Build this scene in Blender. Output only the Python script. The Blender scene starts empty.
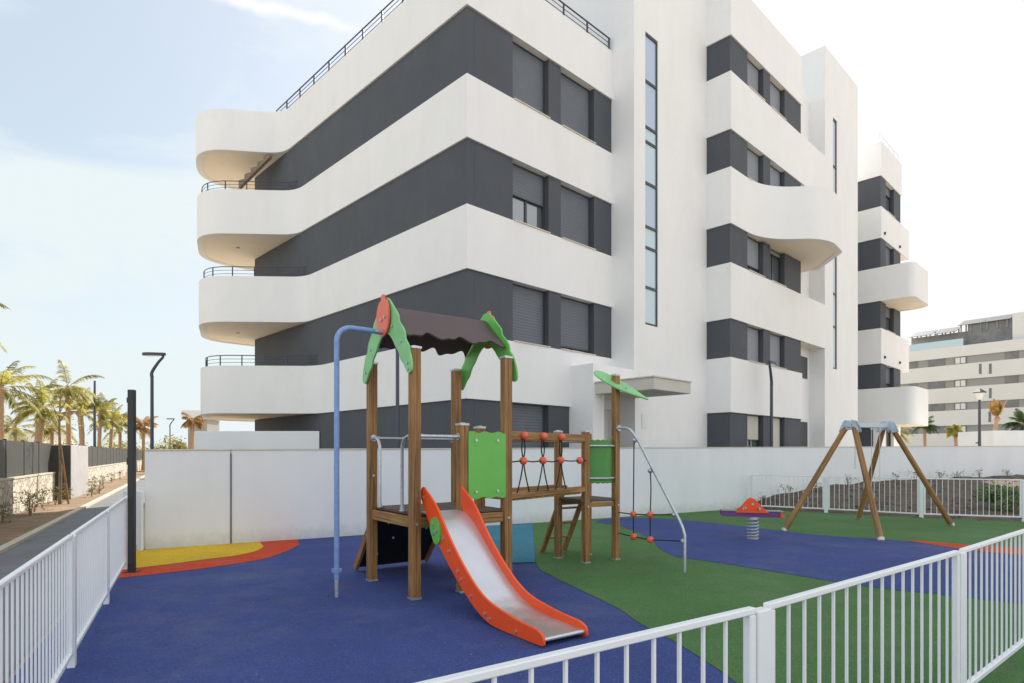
import bpy, math, random
from mathutils import Vector, Matrix, noise
R = math.radians
PI = math.pi
random.seed(7)
sc = bpy.context.scene
COL = sc.collection
V = Vector

# ------------------------------------------------------------------ materials
def new_mat(name):
    m = bpy.data.materials.new(name); m.use_nodes = True
    nt = m.node_tree; b = nt.nodes['Principled BSDF']
    return m, nt, b
def N(nt, t, **kw):
    n = nt.nodes.new(t)
    for k, v in kw.items():
        if k in n.inputs.keys(): n.inputs[k].default_value = v
        else: setattr(n, k, v)
    return n
def surf(name, col, rough=.6, metal=0, var=.08, scale=3, bump=.1, bscale=60, bdist=.004, stretch=(1,1,1),
         speck=None, speckscale=200, spec=.5, col2=None, dirt=0, coords='Object'):
    m, nt, b = new_mat(name); L = nt.links.new
    tc = N(nt, 'ShaderNodeTexCoord'); mp = N(nt, 'ShaderNodeMapping'); mp.inputs['Scale'].default_value = stretch
    L(tc.outputs[coords], mp.inputs[0])
    n1 = N(nt, 'ShaderNodeTexNoise', Scale=scale, Detail=6, Roughness=.6); L(mp.outputs[0], n1.inputs['Vector'])
    rp = N(nt, 'ShaderNodeValToRGB')
    c = V(col); c2 = V(col2) if col2 else c
    rp.color_ramp.elements[0].position = .3; rp.color_ramp.elements[1].position = .7
    rp.color_ramp.elements[0].color = (*[max(0, x*(1-var)) for x in c], 1)
    rp.color_ramp.elements[1].color = (*[min(1, x*(1+var)) for x in c2], 1)
    L(n1.outputs['Fac'], rp.inputs[0]); out = rp.outputs[0]
    if speck:
        n3 = N(nt, 'ShaderNodeTexNoise', Scale=speckscale, Detail=2); L(tc.outputs[coords], n3.inputs['Vector'])
        r3 = N(nt, 'ShaderNodeValToRGB'); r3.color_ramp.elements[0].position = .58; r3.color_ramp.elements[1].position = .72
        r3.color_ramp.elements[0].color = (0,0,0,1); r3.color_ramp.elements[1].color = (.6,.6,.6,1)
        L(n3.outputs['Fac'], r3.inputs[0])
        mx = N(nt, 'ShaderNodeMix', data_type='RGBA'); L(r3.outputs[0], mx.inputs[0]); L(out, mx.inputs[6]); mx.inputs[7].default_value = (*speck, 1)
        out = mx.outputs[2]
    if dirt:
        n4 = N(nt, 'ShaderNodeTexNoise', Scale=.7, Detail=8, Roughness=.75); L(tc.outputs[coords], n4.inputs['Vector'])
        r4 = N(nt, 'ShaderNodeValToRGB'); r4.color_ramp.elements[0].position = .5; r4.color_ramp.elements[1].position = .75
        r4.color_ramp.elements[0].color = (0,0,0,1); r4.color_ramp.elements[1].color = (dirt,dirt,dirt,1)
        L(n4.outputs['Fac'], r4.inputs[0])
        mx = N(nt, 'ShaderNodeMix', data_type='RGBA'); L(r4.outputs[0], mx.inputs[0]); L(out, mx.inputs[6]); mx.inputs[7].default_value = (.25,.22,.18,1)
        out = mx.outputs[2]
    L(out, b.inputs['Base Color'])
    b.inputs['Roughness'].default_value = rough; b.inputs['Metallic'].default_value = metal
    b.inputs['Specular IOR Level'].default_value = spec
    if bump:
        n2 = N(nt, 'ShaderNodeTexNoise', Scale=bscale, Detail=4); L(mp.outputs[0], n2.inputs['Vector'])
        bp = N(nt, 'ShaderNodeBump', Strength=bump, Distance=bdist); L(n2.outputs['Fac'], bp.inputs['Height']); L(bp.outputs[0], b.inputs['Normal'])
    return m

M = {}
M['white'] = surf('white_render', (.80,.795,.79), .85, var=.025, scale=1.2, bump=.25, bscale=90, stretch=(1,1,.35), dirt=.07)
M['dark'] = surf('dark_render', (.068,.077,.092), .8, var=.06, scale=1.5, bump=.25, bscale=90, stretch=(1,1,.4), dirt=.10)
M['wallwhite'] = surf('wall_white', (.75,.775,.79), .85, var=.03, scale=1.0, bump=.3, bscale=70, stretch=(1,1,.4), dirt=.08)
M['coping'] = surf('coping_stone', (.62,.58,.50), .8, var=.1, scale=8)
M['soffit'] = surf('soffit_render', (.88,.80,.68), .9, var=.03, scale=1.5, bump=.15)
M['canopy'] = surf('canopy_render', (.56,.53,.47), .9, var=.05, scale=2)
M['frame'] = surf('window_frame_paint', (.05,.055,.062), .45, var=.05)
M['rail'] = surf('dark_rail_paint', (.045,.05,.075), .4, var=.05)
M['whitemetal'] = surf('white_powder_coat', (.77,.79,.81), .35, var=.02, scale=6, bump=.05)
M['galv'] = surf('galvanised_steel', (.50,.53,.57), .42, metal=.75, var=.15, scale=25, bump=.08, bscale=60)
M['galvpale'] = surf('galvanised_plate', (.45,.53,.62), .5, metal=.35, var=.12, scale=25, bump=.08, bscale=60)
M['steel'] = surf('slide_steel', (.66,.68,.72), .36, metal=.65, var=.06, scale=3, bump=.03, col2=(.60,.59,.58))
M['bluepole'] = surf('blue_pole_paint', (.19,.30,.58), .4, var=.16, scale=14, bump=.05)
M['blackmetal'] = surf('black_metal', (.022,.024,.026), .45, var=.1)
M['lamp'] = surf('lamp_paint', (.055,.06,.085), .45, var=.05)
M['lens'] = surf('lamp_lens', (.75,.76,.78), .2, var=.02)
M['orange'] = surf('orange_plastic', (.88,.090,.012), .38, var=.05, scale=5, bump=.05)
M['red'] = surf('red_plastic', (.78,.13,.07), .38, var=.06, scale=5, bump=.05)
M['green'] = surf('green_plastic', (.13,.46,.075), .42, var=.06, scale=4, bump=.08)
M['greenpale'] = surf('pale_green_plastic', (.20,.52,.20), .42, var=.1, scale=6, bump=.08)  # paler green for the front gable and the leaf roof
M['greendark'] = surf('dark_green_plastic', (.06,.25,.045), .42, var=.06, scale=4, bump=.08)
M['brown'] = surf('brown_plastic', (.080,.050,.052), .5, var=.08, scale=4, bump=.08)
M['black'] = surf('black_board', (.012,.013,.013), .5, var=.1, scale=4)
M['rope'] = surf('rope', (.015,.015,.017), .8, var=.2, scale=80, bump=.4, bscale=250)
M['purple'] = surf('purple_plastic', (.15,.045,.20), .45, var=.08)
M['seatgrip'] = surf('seat_grip', (.25,.27,.25), .8, var=.2, scale=60)
M['fencedark'] = surf('dark_fence_paint', (.045,.047,.043), .6, var=.08, scale=2)
M['concrete'] = surf('concrete', (.66,.57,.45), .9, var=.12, scale=2.5, bump=.3, bscale=40, speck=(.30,.28,.26))
M['pier'] = surf('pier_render', (.34,.335,.34), .9, var=.1, scale=2)
M['kerb'] = surf('kerb_stone', (.50,.45,.37), .9, var=.12, scale=6, bump=.3, bscale=40)
M['asphalt'] = surf('path_asphalt', (.15,.155,.165), .9, var=.2, scale=1.5, bump=.5, bscale=120, speck=(.24,.24,.24), speckscale=90)
M['trunk'] = surf('palm_trunk', (.42,.27,.16), .95, var=.35, scale=9, bump=.8, bscale=18, bdist=.03, stretch=(1,1,3))
M['bark'] = surf('bark', (.24,.17,.11), .95, var=.3, scale=9, bump=.6, bscale=30, bdist=.01)
M['frond'] = surf('palm_leaf', (.13,.19,.04), .55, var=.5, scale=1.1, bump=0, col2=(.50,.43,.11))
M['frondgreen'] = surf('palm_leaf_green', (.05,.095,.025), .55, var=.4, scale=2.5, bump=0)
M['fronddry'] = surf('palm_leaf_dry', (.36,.19,.07), .7, var=.4, scale=2.5, bump=0, col2=(.45,.28,.08))
M['leafy'] = surf('leaf', (.10,.13,.03), .6, var=.5, scale=3, bump=0, col2=(.34,.28,.08))
M['greenleaf'] = surf('green_leaf', (.06,.13,.025), .6, var=.5, scale=3, bump=0, col2=(.12,.24,.05))
M['weed'] = surf('weed_leaf', (.09,.12,.04), .7, var=.4, scale=3, bump=0, col2=(.28,.24,.12))
M['fargrey'] = surf('far_grey', (.34,.33,.31), .9, var=.05, scale=.6)
M['farwhite'] = surf('far_white', (.76,.73,.69), .9, var=.03, scale=.4)
M['solar'] = surf('solar_panel', (.10,.10,.11), .3, var=.3, scale=3)
M['stairbrown'] = surf('stair_underside', (.24,.19,.14), .9)
M['farwin'] = surf('far_window', (.19,.185,.18), .25, var=.3, scale=1)
M['curtain'] = surf('curtain', (.60,.53,.42), .9, var=.15, scale=12, stretch=(6,6,.4))

for k, tr in (('frond', .5), ('frondgreen', .3), ('fronddry', .3), ('leafy', .3), ('weed', .3)):
    m = M[k]; nt = m.node_tree; b = nt.nodes['Principled BSDF']; o = nt.nodes['Material Output']
    t = nt.nodes.new('ShaderNodeBsdfTranslucent'); mx = nt.nodes.new('ShaderNodeMixShader'); mx.inputs[0].default_value = tr
    nt.links.new(b.inputs['Base Color'].links[0].from_socket, t.inputs[0])
    nt.links.new(b.outputs[0], mx.inputs[1]); nt.links.new(t.outputs[0], mx.inputs[2]); nt.links.new(mx.outputs[0], o.inputs[0])

def streaks(m, amt, base=0):
    nt = m.node_tree; L = nt.links.new; b = nt.nodes['Principled BSDF']; src = b.inputs['Base Color'].links[0].from_socket
    tc = N(nt, 'ShaderNodeTexCoord'); mp = N(nt, 'ShaderNodeMapping'); mp.inputs['Scale'].default_value = (1.7,1.7,.22); L(tc.outputs['Object'], mp.inputs[0])
    n = N(nt, 'ShaderNodeTexNoise', Scale=1.6, Detail=8, Roughness=.68); L(mp.outputs[0], n.inputs['Vector'])
    r = N(nt, 'ShaderNodeMapRange'); r.inputs[1].default_value = .5; r.inputs[2].default_value = .8; r.inputs[3].default_value = 0; r.inputs[4].default_value = amt; L(n.outputs['Fac'], r.inputs[0]); out = r.outputs[0]
    if base:
        sp = N(nt, 'ShaderNodeSeparateXYZ'); L(tc.outputs['Object'], sp.inputs[0]); n2 = N(nt, 'ShaderNodeTexNoise', Scale=6, Detail=8, Roughness=.75); L(tc.outputs['Object'], n2.inputs['Vector'])
        ma = N(nt, 'ShaderNodeMath', operation='MULTIPLY_ADD'); L(n2.outputs['Fac'], ma.inputs[0]); ma.inputs[1].default_value = -.55; L(sp.outputs['Z'], ma.inputs[2])
        r2 = N(nt, 'ShaderNodeMapRange'); r2.inputs[1].default_value = -.26; r2.inputs[2].default_value = .0; r2.inputs[3].default_value = base; r2.inputs[4].default_value = 0; L(ma.outputs[0], r2.inputs[0])
        mxx = N(nt, 'ShaderNodeMath', operation='MAXIMUM'); L(out, mxx.inputs[0]); L(r2.outputs[0], mxx.inputs[1]); out = mxx.outputs[0]
    mx = N(nt, 'ShaderNodeMix', data_type='RGBA'); L(out, mx.inputs[0]); L(src, mx.inputs[6]); mx.inputs[7].default_value = (.30,.27,.23,1); L(mx.outputs[2], b.inputs['Base Color'])
streaks(M['white'], .055); streaks(M['wallwhite'], .07, .35); streaks(M['dark'], .04)
def rubber(name, c, sp):
    m, nt, b = new_mat(name); L = nt.links.new
    tc = N(nt, 'ShaderNodeTexCoord')
    n1 = N(nt, 'ShaderNodeTexNoise', Scale=.8, Detail=9, Roughness=.7); L(tc.outputs['Object'], n1.inputs['Vector'])
    n2 = N(nt, 'ShaderNodeTexVoronoi', Scale=170); L(tc.outputs['Object'], n2.inputs['Vector'])
    n3 = N(nt, 'ShaderNodeTexNoise', Scale=22, Detail=5, Roughness=.8); L(tc.outputs['Object'], n3.inputs['Vector'])
    r1 = N(nt, 'ShaderNodeMapRange'); r1.inputs[1].default_value = .3; r1.inputs[2].default_value = .7; r1.inputs[3].default_value = .86; r1.inputs[4].default_value = 1.14
    L(n1.outputs['Fac'], r1.inputs[0])
    r2 = N(nt, 'ShaderNodeMapRange'); r2.inputs[3].default_value = .62; r2.inputs[4].default_value = 1.38
    sep = N(nt, 'ShaderNodeSeparateColor'); L(n2.outputs['Color'], sep.inputs[0]); L(sep.outputs[0], r2.inputs[0])
    r3 = N(nt, 'ShaderNodeMapRange'); r3.inputs[1].default_value = .3; r3.inputs[2].default_value = .7; r3.inputs[3].default_value = .88; r3.inputs[4].default_value = 1.12
    L(n3.outputs['Fac'], r3.inputs[0])
    mu = N(nt, 'ShaderNodeMath', operation='MULTIPLY'); L(r1.outputs[0], mu.inputs[0]); L(r2.outputs[0], mu.inputs[1])
    mu2 = N(nt, 'ShaderNodeMath', operation='MULTIPLY'); L(mu.outputs[0], mu2.inputs[0]); L(r3.outputs[0], mu2.inputs[1])
    vm = N(nt, 'ShaderNodeVectorMath', operation='SCALE'); vm.inputs[0].default_value = c; L(mu2.outputs[0], vm.inputs['Scale'])
    # a few pale grit specks
    n5 = N(nt, 'ShaderNodeTexNoise', Scale=38, Detail=1); L(tc.outputs['Object'], n5.inputs['Vector'])
    r5 = N(nt, 'ShaderNodeValToRGB'); r5.color_ramp.elements[0].position = .745; r5.color_ramp.elements[1].position = .78
    L(n5.outputs['Fac'], r5.inputs[0])
    mx = N(nt, 'ShaderNodeMix', data_type='RGBA'); L(r5.outputs[0], mx.inputs[0]); L(vm.outputs[0], mx.inputs[6]); mx.inputs[7].default_value = (*sp, 1)
    # worn pale dusty patches
    n6 = N(nt, 'ShaderNodeTexNoise', Scale=.45, Detail=10, Roughness=.75); L(tc.outputs['Object'], n6.inputs['Vector'])
    r6 = N(nt, 'ShaderNodeValToRGB'); r6.color_ramp.elements[0].position = .5; r6.color_ramp.elements[1].position = .8
    r6.color_ramp.elements[0].color = (0,0,0,1); r6.color_ramp.elements[1].color = (.34,.34,.34,1); L(n6.outputs['Fac'], r6.inputs[0])
    mx2 = N(nt, 'ShaderNodeMix', data_type='RGBA'); L(r6.outputs[0], mx2.inputs[0]); L(mx.outputs[2], mx2.inputs[6]); mx2.inputs[7].default_value = (.25,.24,.22,1)
    L(mx2.outputs[2], b.inputs['Base Color']); b.inputs['Roughness'].default_value = .95; b.inputs['Specular IOR Level'].default_value = .25
    bp = N(nt, 'ShaderNodeBump', Strength=.6, Distance=.004); L(n2.outputs['Distance'], bp.inputs['Height']); L(bp.outputs[0], b.inputs['Normal'])
    return m
M['rblue'] = rubber('blue_rubber', (.046,.068,.215), (.2,.25,.4))
M['rgreen'] = rubber('green_rubber', (.072,.162,.052), (.2,.3,.18))
M['rred'] = rubber('red_rubber', (.50,.060,.022), (.6,.3,.2))
M['ryellow'] = rubber('yellow_rubber', (.62,.40,.025), (.7,.6,.3))
M['rteal'] = rubber('teal_rubber', (.045,.19,.27), (.2,.4,.45))

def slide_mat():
    m = surf('slide_steel_brown_end', (.66,.68,.72), .33, metal=.65, var=.06, scale=3, bump=.03); nt = m.node_tree; L = nt.links.new; b = nt.nodes['Principled BSDF']
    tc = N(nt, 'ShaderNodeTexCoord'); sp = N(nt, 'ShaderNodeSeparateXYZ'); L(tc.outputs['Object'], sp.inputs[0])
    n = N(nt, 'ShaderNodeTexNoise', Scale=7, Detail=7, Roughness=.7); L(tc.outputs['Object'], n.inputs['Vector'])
    ma = N(nt, 'ShaderNodeMath', operation='MULTIPLY_ADD'); L(n.outputs['Fac'], ma.inputs[0]); ma.inputs[1].default_value = -.35; L(sp.outputs['Z'], ma.inputs[2])  # mixes brown unevenly into the steel towards its low end
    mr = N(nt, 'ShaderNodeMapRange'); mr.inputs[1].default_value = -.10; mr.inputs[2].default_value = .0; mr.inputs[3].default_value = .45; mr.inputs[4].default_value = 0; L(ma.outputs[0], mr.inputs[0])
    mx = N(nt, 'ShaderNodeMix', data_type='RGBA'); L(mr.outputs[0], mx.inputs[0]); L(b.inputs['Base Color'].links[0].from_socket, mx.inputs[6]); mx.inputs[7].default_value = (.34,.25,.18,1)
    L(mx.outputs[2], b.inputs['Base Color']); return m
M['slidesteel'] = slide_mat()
def wood_mat():
    m, nt, b = new_mat('stained_pine'); L = nt.links.new
    tc = N(nt, 'ShaderNodeTexCoord')
    at = N(nt, 'ShaderNodeAttribute', attribute_name='grain')
    oi = N(nt, 'ShaderNodeObjectInfo')
    ad = N(nt, 'ShaderNodeVectorMath', operation='ADD'); L(at.outputs['Vector'], ad.inputs[0])
    mul = N(nt, 'ShaderNodeVectorMath', operation='SCALE'); L(oi.outputs['Random'], mul.inputs['Scale']); mul.inputs[0].default_value = (31,17,53)
    L(mul.outputs[0], ad.inputs[1])
    mp = N(nt, 'ShaderNodeMapping'); mp.inputs['Scale'].default_value = (22,22,1.1); L(ad.outputs[0], mp.inputs[0])
    n1 = N(nt, 'ShaderNodeTexNoise', Scale=1.6, Detail=8, Roughness=.65, Distortion=.6); L(mp.outputs[0], n1.inputs['Vector'])
    rp = N(nt, 'ShaderNodeValToRGB'); e = rp.color_ramp.elements
    e[0].position = .25; e[0].color = (.10,.046,.015,1); e[1].position = .78; e[1].color = (.48,.27,.09,1)
    x = rp.color_ramp.elements.new(.5); x.color = (.28,.142,.046,1)
    L(n1.outputs['Fac'], rp.inputs[0])
    # checks (dark lengthwise cracks)
    mp2 = N(nt, 'ShaderNodeMapping'); mp2.inputs['Scale'].default_value = (40,40,.7); L(ad.outputs[0], mp2.inputs[0])
    n2 = N(nt, 'ShaderNodeTexNoise', Scale=1.0, Detail=2); L(mp2.outputs[0], n2.inputs['Vector'])
    r2 = N(nt, 'ShaderNodeValToRGB'); r2.color_ramp.elements[0].position = .66; r2.color_ramp.elements[1].position = .72; L(n2.outputs['Fac'], r2.inputs[0])
    # big tonal shift
    n3 = N(nt, 'ShaderNodeTexNoise', Scale=1.4, Detail=3); L(ad.outputs[0], n3.inputs['Vector'])
    r3 = N(nt, 'ShaderNodeMapRange'); r3.inputs[1].default_value=.3; r3.inputs[2].default_value=.7; r3.inputs[3].default_value = .75; r3.inputs[4].default_value = 1.25; L(n3.outputs['Fac'], r3.inputs[0])
    vs = N(nt, 'ShaderNodeVectorMath', operation='SCALE'); L(rp.outputs[0], vs.inputs[0]); L(r3.outputs[0], vs.inputs['Scale'])
    mx = N(nt, 'ShaderNodeMix', data_type='RGBA'); L(r2.outputs[0], mx.inputs[0]); L(vs.outputs[0], mx.inputs[6]); mx.inputs[7].default_value = (.045,.022,.01,1)
    L(mx.outputs[2], b.inputs['Base Color']); b.inputs['Roughness'].default_value = .62
    bp = N(nt, 'ShaderNodeBump', Strength=.35, Distance=.003); L(n1.outputs['Fac'], bp.inputs['Height']); L(bp.outputs[0], b.inputs['Normal'])
    return m
M['wood'] = wood_mat()

def shutter_mat(nm_, c1_, c2_):
    m, nt, b = new_mat(nm_); L = nt.links.new
    tc = N(nt, 'ShaderNodeTexCoord'); sp = N(nt, 'ShaderNodeSeparateXYZ'); L(tc.outputs['Object'], sp.inputs[0])
    mu = N(nt, 'ShaderNodeMath', operation='MULTIPLY'); L(sp.outputs['Z'], mu.inputs[0]); mu.inputs[1].default_value = PI/.075
    sn = N(nt, 'ShaderNodeMath', operation='SINE'); L(mu.outputs[0], sn.inputs[0])
    ab = N(nt, 'ShaderNodeMath', operation='ABSOLUTE'); L(sn.outputs[0], ab.inputs[0])
    n = N(nt, 'ShaderNodeTexNoise', Scale=3); L(tc.outputs['Object'], n.inputs['Vector'])
    rp = N(nt, 'ShaderNodeValToRGB'); rp.color_ramp.elements[0].color = c1_; rp.color_ramp.elements[1].color = c2_; L(n.outputs['Fac'], rp.inputs[0])
    mr = N(nt, 'ShaderNodeMapRange'); mr.inputs[1].default_value = 0; mr.inputs[2].default_value = .45; mr.inputs[3].default_value = .78; mr.inputs[4].default_value = 1.03; L(ab.outputs[0], mr.inputs[0])
    vs = N(nt, 'ShaderNodeVectorMath', operation='SCALE'); L(rp.outputs[0], vs.inputs[0]); L(mr.outputs[0], vs.inputs['Scale'])
    L(vs.outputs[0], b.inputs['Base Color']); b.inputs['Roughness'].default_value = .5
    bp = N(nt, 'ShaderNodeBump', Strength=.8, Distance=.008); L(ab.outputs[0], bp.inputs['Height']); L(bp.outputs[0], b.inputs['Normal'])
    return m
M['shutter'] = shutter_mat('roller_shutter', (.100,.116,.140,1), (.125,.142,.166,1))
M['shutter2'] = shutter_mat('pale_roller_shutter', (.19,.215,.25,1), (.24,.26,.29,1))
def glass_mat(name, col, rough=.04):
    m, nt, b = new_mat(name)
    b.inputs['Base Color'].default_value = (*col, 1); b.inputs['Roughness'].default_value = rough
    b.inputs['Specular IOR Level'].default_value = 1.0; b.inputs['IOR'].default_value = 1.9
    tc = N(nt, 'ShaderNodeTexCoord'); n = N(nt, 'ShaderNodeTexNoise', Scale=.8); nt.links.new(tc.outputs['Object'], n.inputs['Vector'])
    bp = N(nt, 'ShaderNodeBump', Strength=.06, Distance=.05); nt.links.new(n.outputs['Fac'], bp.inputs['Height']); nt.links.new(bp.outputs[0], b.inputs['Normal'])
    return m
M['glass'] = glass_mat('window_glass', (.10,.13,.15))
M['obscure'] = glass_mat('obscured_glass', (.42,.56,.62), .35)
M['obscureblue'] = glass_mat('bluish_glass', (.34,.44,.60), .35)

def stone_mat():
    m, nt, b = new_mat('limestone_wall'); L = nt.links.new
    tc = N(nt, 'ShaderNodeTexCoord'); sp = N(nt, 'ShaderNodeSeparateXYZ'); L(tc.outputs['Object'], sp.inputs[0])
    cb = N(nt, 'ShaderNodeCombineXYZ'); L(sp.outputs['Y'], cb.inputs[0]); L(sp.outputs['Z'], cb.inputs[1])
    n0 = N(nt, 'ShaderNodeTexNoise', Scale=2.5); L(cb.outputs[0], n0.inputs['Vector'])
    v0 = N(nt, 'ShaderNodeVectorMath', operation='MULTIPLY_ADD'); L(n0.outputs['Color'], v0.inputs[0]); v0.inputs[1].default_value = (.12,.12,0); L(cb.outputs[0], v0.inputs[2])
    vo = N(nt, 'ShaderNodeTexVoronoi', Scale=4.5, feature='F1'); L(v0.outputs[0], vo.inputs['Vector'])
    ve = N(nt, 'ShaderNodeTexVoronoi', Scale=4.5, feature='DISTANCE_TO_EDGE'); L(v0.outputs[0], ve.inputs['Vector'])
    sc_ = N(nt, 'ShaderNodeSeparateColor'); L(vo.outputs['Color'], sc_.inputs[0])
    rp = N(nt, 'ShaderNodeValToRGB'); rp.color_ramp.elements[0].color = (.40,.36,.29,1); rp.color_ramp.elements[1].color = (.66,.61,.52,1); L(sc_.outputs[0], rp.inputs[0])
    re = N(nt, 'ShaderNodeValToRGB'); re.color_ramp.elements[0].position = .02; re.color_ramp.elements[1].position = .07; L(ve.outputs[0], re.inputs[0])
    mx = N(nt, 'ShaderNodeMix', data_type='RGBA'); L(re.outputs[0], mx.inputs[0]); mx.inputs[6].default_value = (.32,.28,.22,1); L(rp.outputs[0], mx.inputs[7])
    L(mx.outputs[2], b.inputs['Base Color']); b.inputs['Roughness'].default_value = .95
    bp = N(nt, 'ShaderNodeBump', Strength=.8, Distance=.03); L(re.outputs[0], bp.inputs['Height']); L(bp.outputs[0], b.inputs['Normal'])
    return m
M['stone'] = stone_mat()
M['deckboard'] = surf('deck_board', (.11,.075,.05), .7, var=.2, scale=6)
M['soil'] = surf('soil', (.24,.165,.10), .98, var=.35, scale=1.3, bump=1, bscale=14, bdist=.05, speck=(.30,.24,.17), speckscale=25)
M['berm'] = surf('dark_soil', (.105,.078,.060), .98, var=.5, scale=2.2, bump=1, bscale=9, bdist=.10, speck=(.24,.20,.15), speckscale=14)
M['ground'] = surf('ground', (.42,.34,.25), .98, var=.2, scale=.25, bump=.6, bscale=6, bdist=.05, speck=(.5,.45,.36), speckscale=12)
def pavers():
    m, nt, b = new_mat('grey_pavers'); L = nt.links.new
    tc = N(nt, 'ShaderNodeTexCoord')
    mp = N(nt, 'ShaderNodeMapping'); mp.inputs['Rotation'].default_value = (0,0,R(-27.7)); L(tc.outputs['Object'], mp.inputs[0])
    br = N(nt, 'ShaderNodeTexBrick', Scale=1.0); L(mp.outputs[0], br.inputs['Vector'])
    br.inputs['Color1'].default_value = (.20,.205,.215,1); br.inputs['Color2'].default_value = (.26,.26,.265,1); br.inputs['Mortar'].default_value = (.13,.13,.13,1)
    br.inputs['Mortar Size'].default_value = .006; br.inputs['Brick Width'].default_value = .4; br.inputs['Row Height'].default_value = .2
    n = N(nt, 'ShaderNodeTexNoise', Scale=3, Detail=7); L(tc.outputs['Object'], n.inputs['Vector'])
    r = N(nt, 'ShaderNodeMapRange'); r.inputs[3].default_value = .7; r.inputs[4].default_value = 1.25; L(n.outputs['Fac'], r.inputs[0])
    vs = N(nt, 'ShaderNodeVectorMath', operation='SCALE'); L(br.outputs['Color'], vs.inputs[0]); L(r.outputs[0], vs.inputs['Scale'])
    L(vs.outputs[0], b.inputs['Base Color']); b.inputs['Roughness'].default_value = .9
    return m
M['pavers'] = pavers()

# ------------------------------------------------------------------ mesh builder
class MB:
    def __init__(s): s.v = []; s.f = []; s.g = {}
    def add(s, vs, fs):
        o = len(s.v); s.v += [V(p) for p in vs]; s.f += [tuple(i+o for i in f) for f in fs]; return s
    def prism(s, poly, z0, z1):
        """poly: list of (x,y); z0/z1 numbers or per-vertex lists"""
        n = len(poly); a = sum(poly[i][0]*poly[(i+1)%n][1]-poly[(i+1)%n][0]*poly[i][1] for i in range(n))
        if a < 0: poly = poly[::-1]
        s.add([(x,y,z0) for x,y in poly]+[(x,y,z1) for x,y in poly],
              [tuple(range(n))[::-1], tuple(range(n,2*n))]+[(i,(i+1)%n,n+(i+1)%n,n+i) for i in range(n)]); return s
    def plate(s, poly, o, ux, uy, th):
        """2D polygon in the frame (o, ux, uy), thickness th centred"""
        o = V(o); ux = V(ux).normalized(); uy = V(uy).normalized(); nz = ux.cross(uy)
        n = len(poly); a = sum(poly[i][0]*poly[(i+1)%n][1]-poly[(i+1)%n][0]*poly[i][1] for i in range(n))
        if a < 0: poly = poly[::-1]
        lo = [o+ux*p+uy*q-nz*th/2 for p,q in poly]; hi = [p+nz*th for p in lo]
        s.add(lo+hi, [tuple(range(n))[::-1], tuple(range(n,2*n))]+[(i,(i+1)%n,n+(i+1)%n,n+i) for i in range(n)]); return s
    def box(s, c, sx, sy, sz, ux=(1,0,0), uz=(0,0,1)):
        ux = V(ux).normalized(); uz = V(uz).normalized(); uy = uz.cross(ux).normalized(); uz = ux.cross(uy)
        c = V(c); P = []
        for k in (-1,1):
            for j in (-1,1):
                for i in (-1,1): P.append(c+ux*i*sx/2+uy*j*sy/2+uz*k*sz/2)
        s.add(P, [(0,2,3,1),(4,5,7,6),(0,1,5,4),(2,6,7,3),(0,4,6,2),(1,3,7,5)]); return s
    def bar(s, a, b, w, h, up=(0,0,1)):
        a = V(a); b = V(b); d = b-a
        if abs(d.normalized().dot(V(up).normalized())) > .99: up = (1,0,0)
        x = d.normalized(); u = V(up); u = (u-x*u.dot(x)).normalized()
        s.box((a+b)/2, d.length, w, h, x, u); return s
    def tube(s, pts, r, n=10, caps=True):
        pts = [V(p) for p in pts]; rr = r if isinstance(r, (list,tuple)) else [r]*len(pts)
        t0 = (pts[1]-pts[0]).normalized(); up = V((0,0,1)) if abs(t0.z) < .9 else V((1,0,0))
        nrm = (up-t0*up.dot(t0)).normalized(); vs = []
        for i, p in enumerate(pts):
            if i == 0: t = t0
            elif i == len(pts)-1: t = (pts[i]-pts[i-1]).normalized()
            else: t = ((pts[i+1]-p).normalized()+(p-pts[i-1]).normalized()).normalized()
            nrm = (nrm-t*nrm.dot(t)).normalized(); bn = t.cross(nrm)
            for k in range(n):
                a = 2*PI*k/n; vs.append(p+(nrm*math.cos(a)+bn*math.sin(a))*rr[i])
        fs = []
        for i in range(len(pts)-1):
            for k in range(n):
                a = i*n+k; b = i*n+(k+1)%n; fs.append((a,b,b+n,a+n))
        if caps: fs += [tuple(range(n))[::-1], tuple(range((len(pts)-1)*n, len(pts)*n))]
        s.add(vs, fs); return s
    def ball(s, c, r, sx=1, sy=1, sz=1, nu=14, nv=8):
        vs = [V(c)+V((0,0,r*sz))]; fs = []
        for j in range(1, nv):
            for i in range(nu):
                a = PI*j/nv; b = 2*PI*i/nu
                vs.append(V(c)+V((r*sx*math.sin(a)*math.cos(b), r*sy*math.sin(a)*math.sin(b), r*sz*math.cos(a))))
        vs.append(V(c)-V((0,0,r*sz)))
        for i in range(nu): fs.append((0,1+i,1+(i+1)%nu))
        for j in range(nv-2):
            for i in range(nu):
                a = 1+j*nu+i; b = 1+j*nu+(i+1)%nu; fs.append((a,a+nu,b+nu,b))
        l = len(vs)-1
        for i in range(nu): fs.append((l,1+(nv-2)*nu+(i+1)%nu,1+(nv-2)*nu+i))
        s.add(vs, fs); return s
    def strip(s, path, th, z0, z1, closed=False):
        """a wall of thickness th that follows path (th > 0 goes to the left of the path)"""
        inn = offset(path, th); n = len(path)
        vs = [(x,y,z0) for x,y in path]+[(x,y,z1) for x,y in path]+[(x,y,z1) for x,y in inn]+[(x,y,z0) for x,y in inn]; fs = []
        for i in range(n-1):
            for k in range(4):
                a = k*n+i; b = ((k+1)%4)*n+i; fs.append((a,a+1,b+1,b) if th > 0 else (a,b,b+1,a+1))
        fs += [(0,n,2*n,3*n) if th < 0 else (0,3*n,2*n,n), (n-1,4*n-1,3*n-1,2*n-1) if th < 0 else (n-1,2*n-1,3*n-1,4*n-1)]
        s.add(vs, fs); return s
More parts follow.
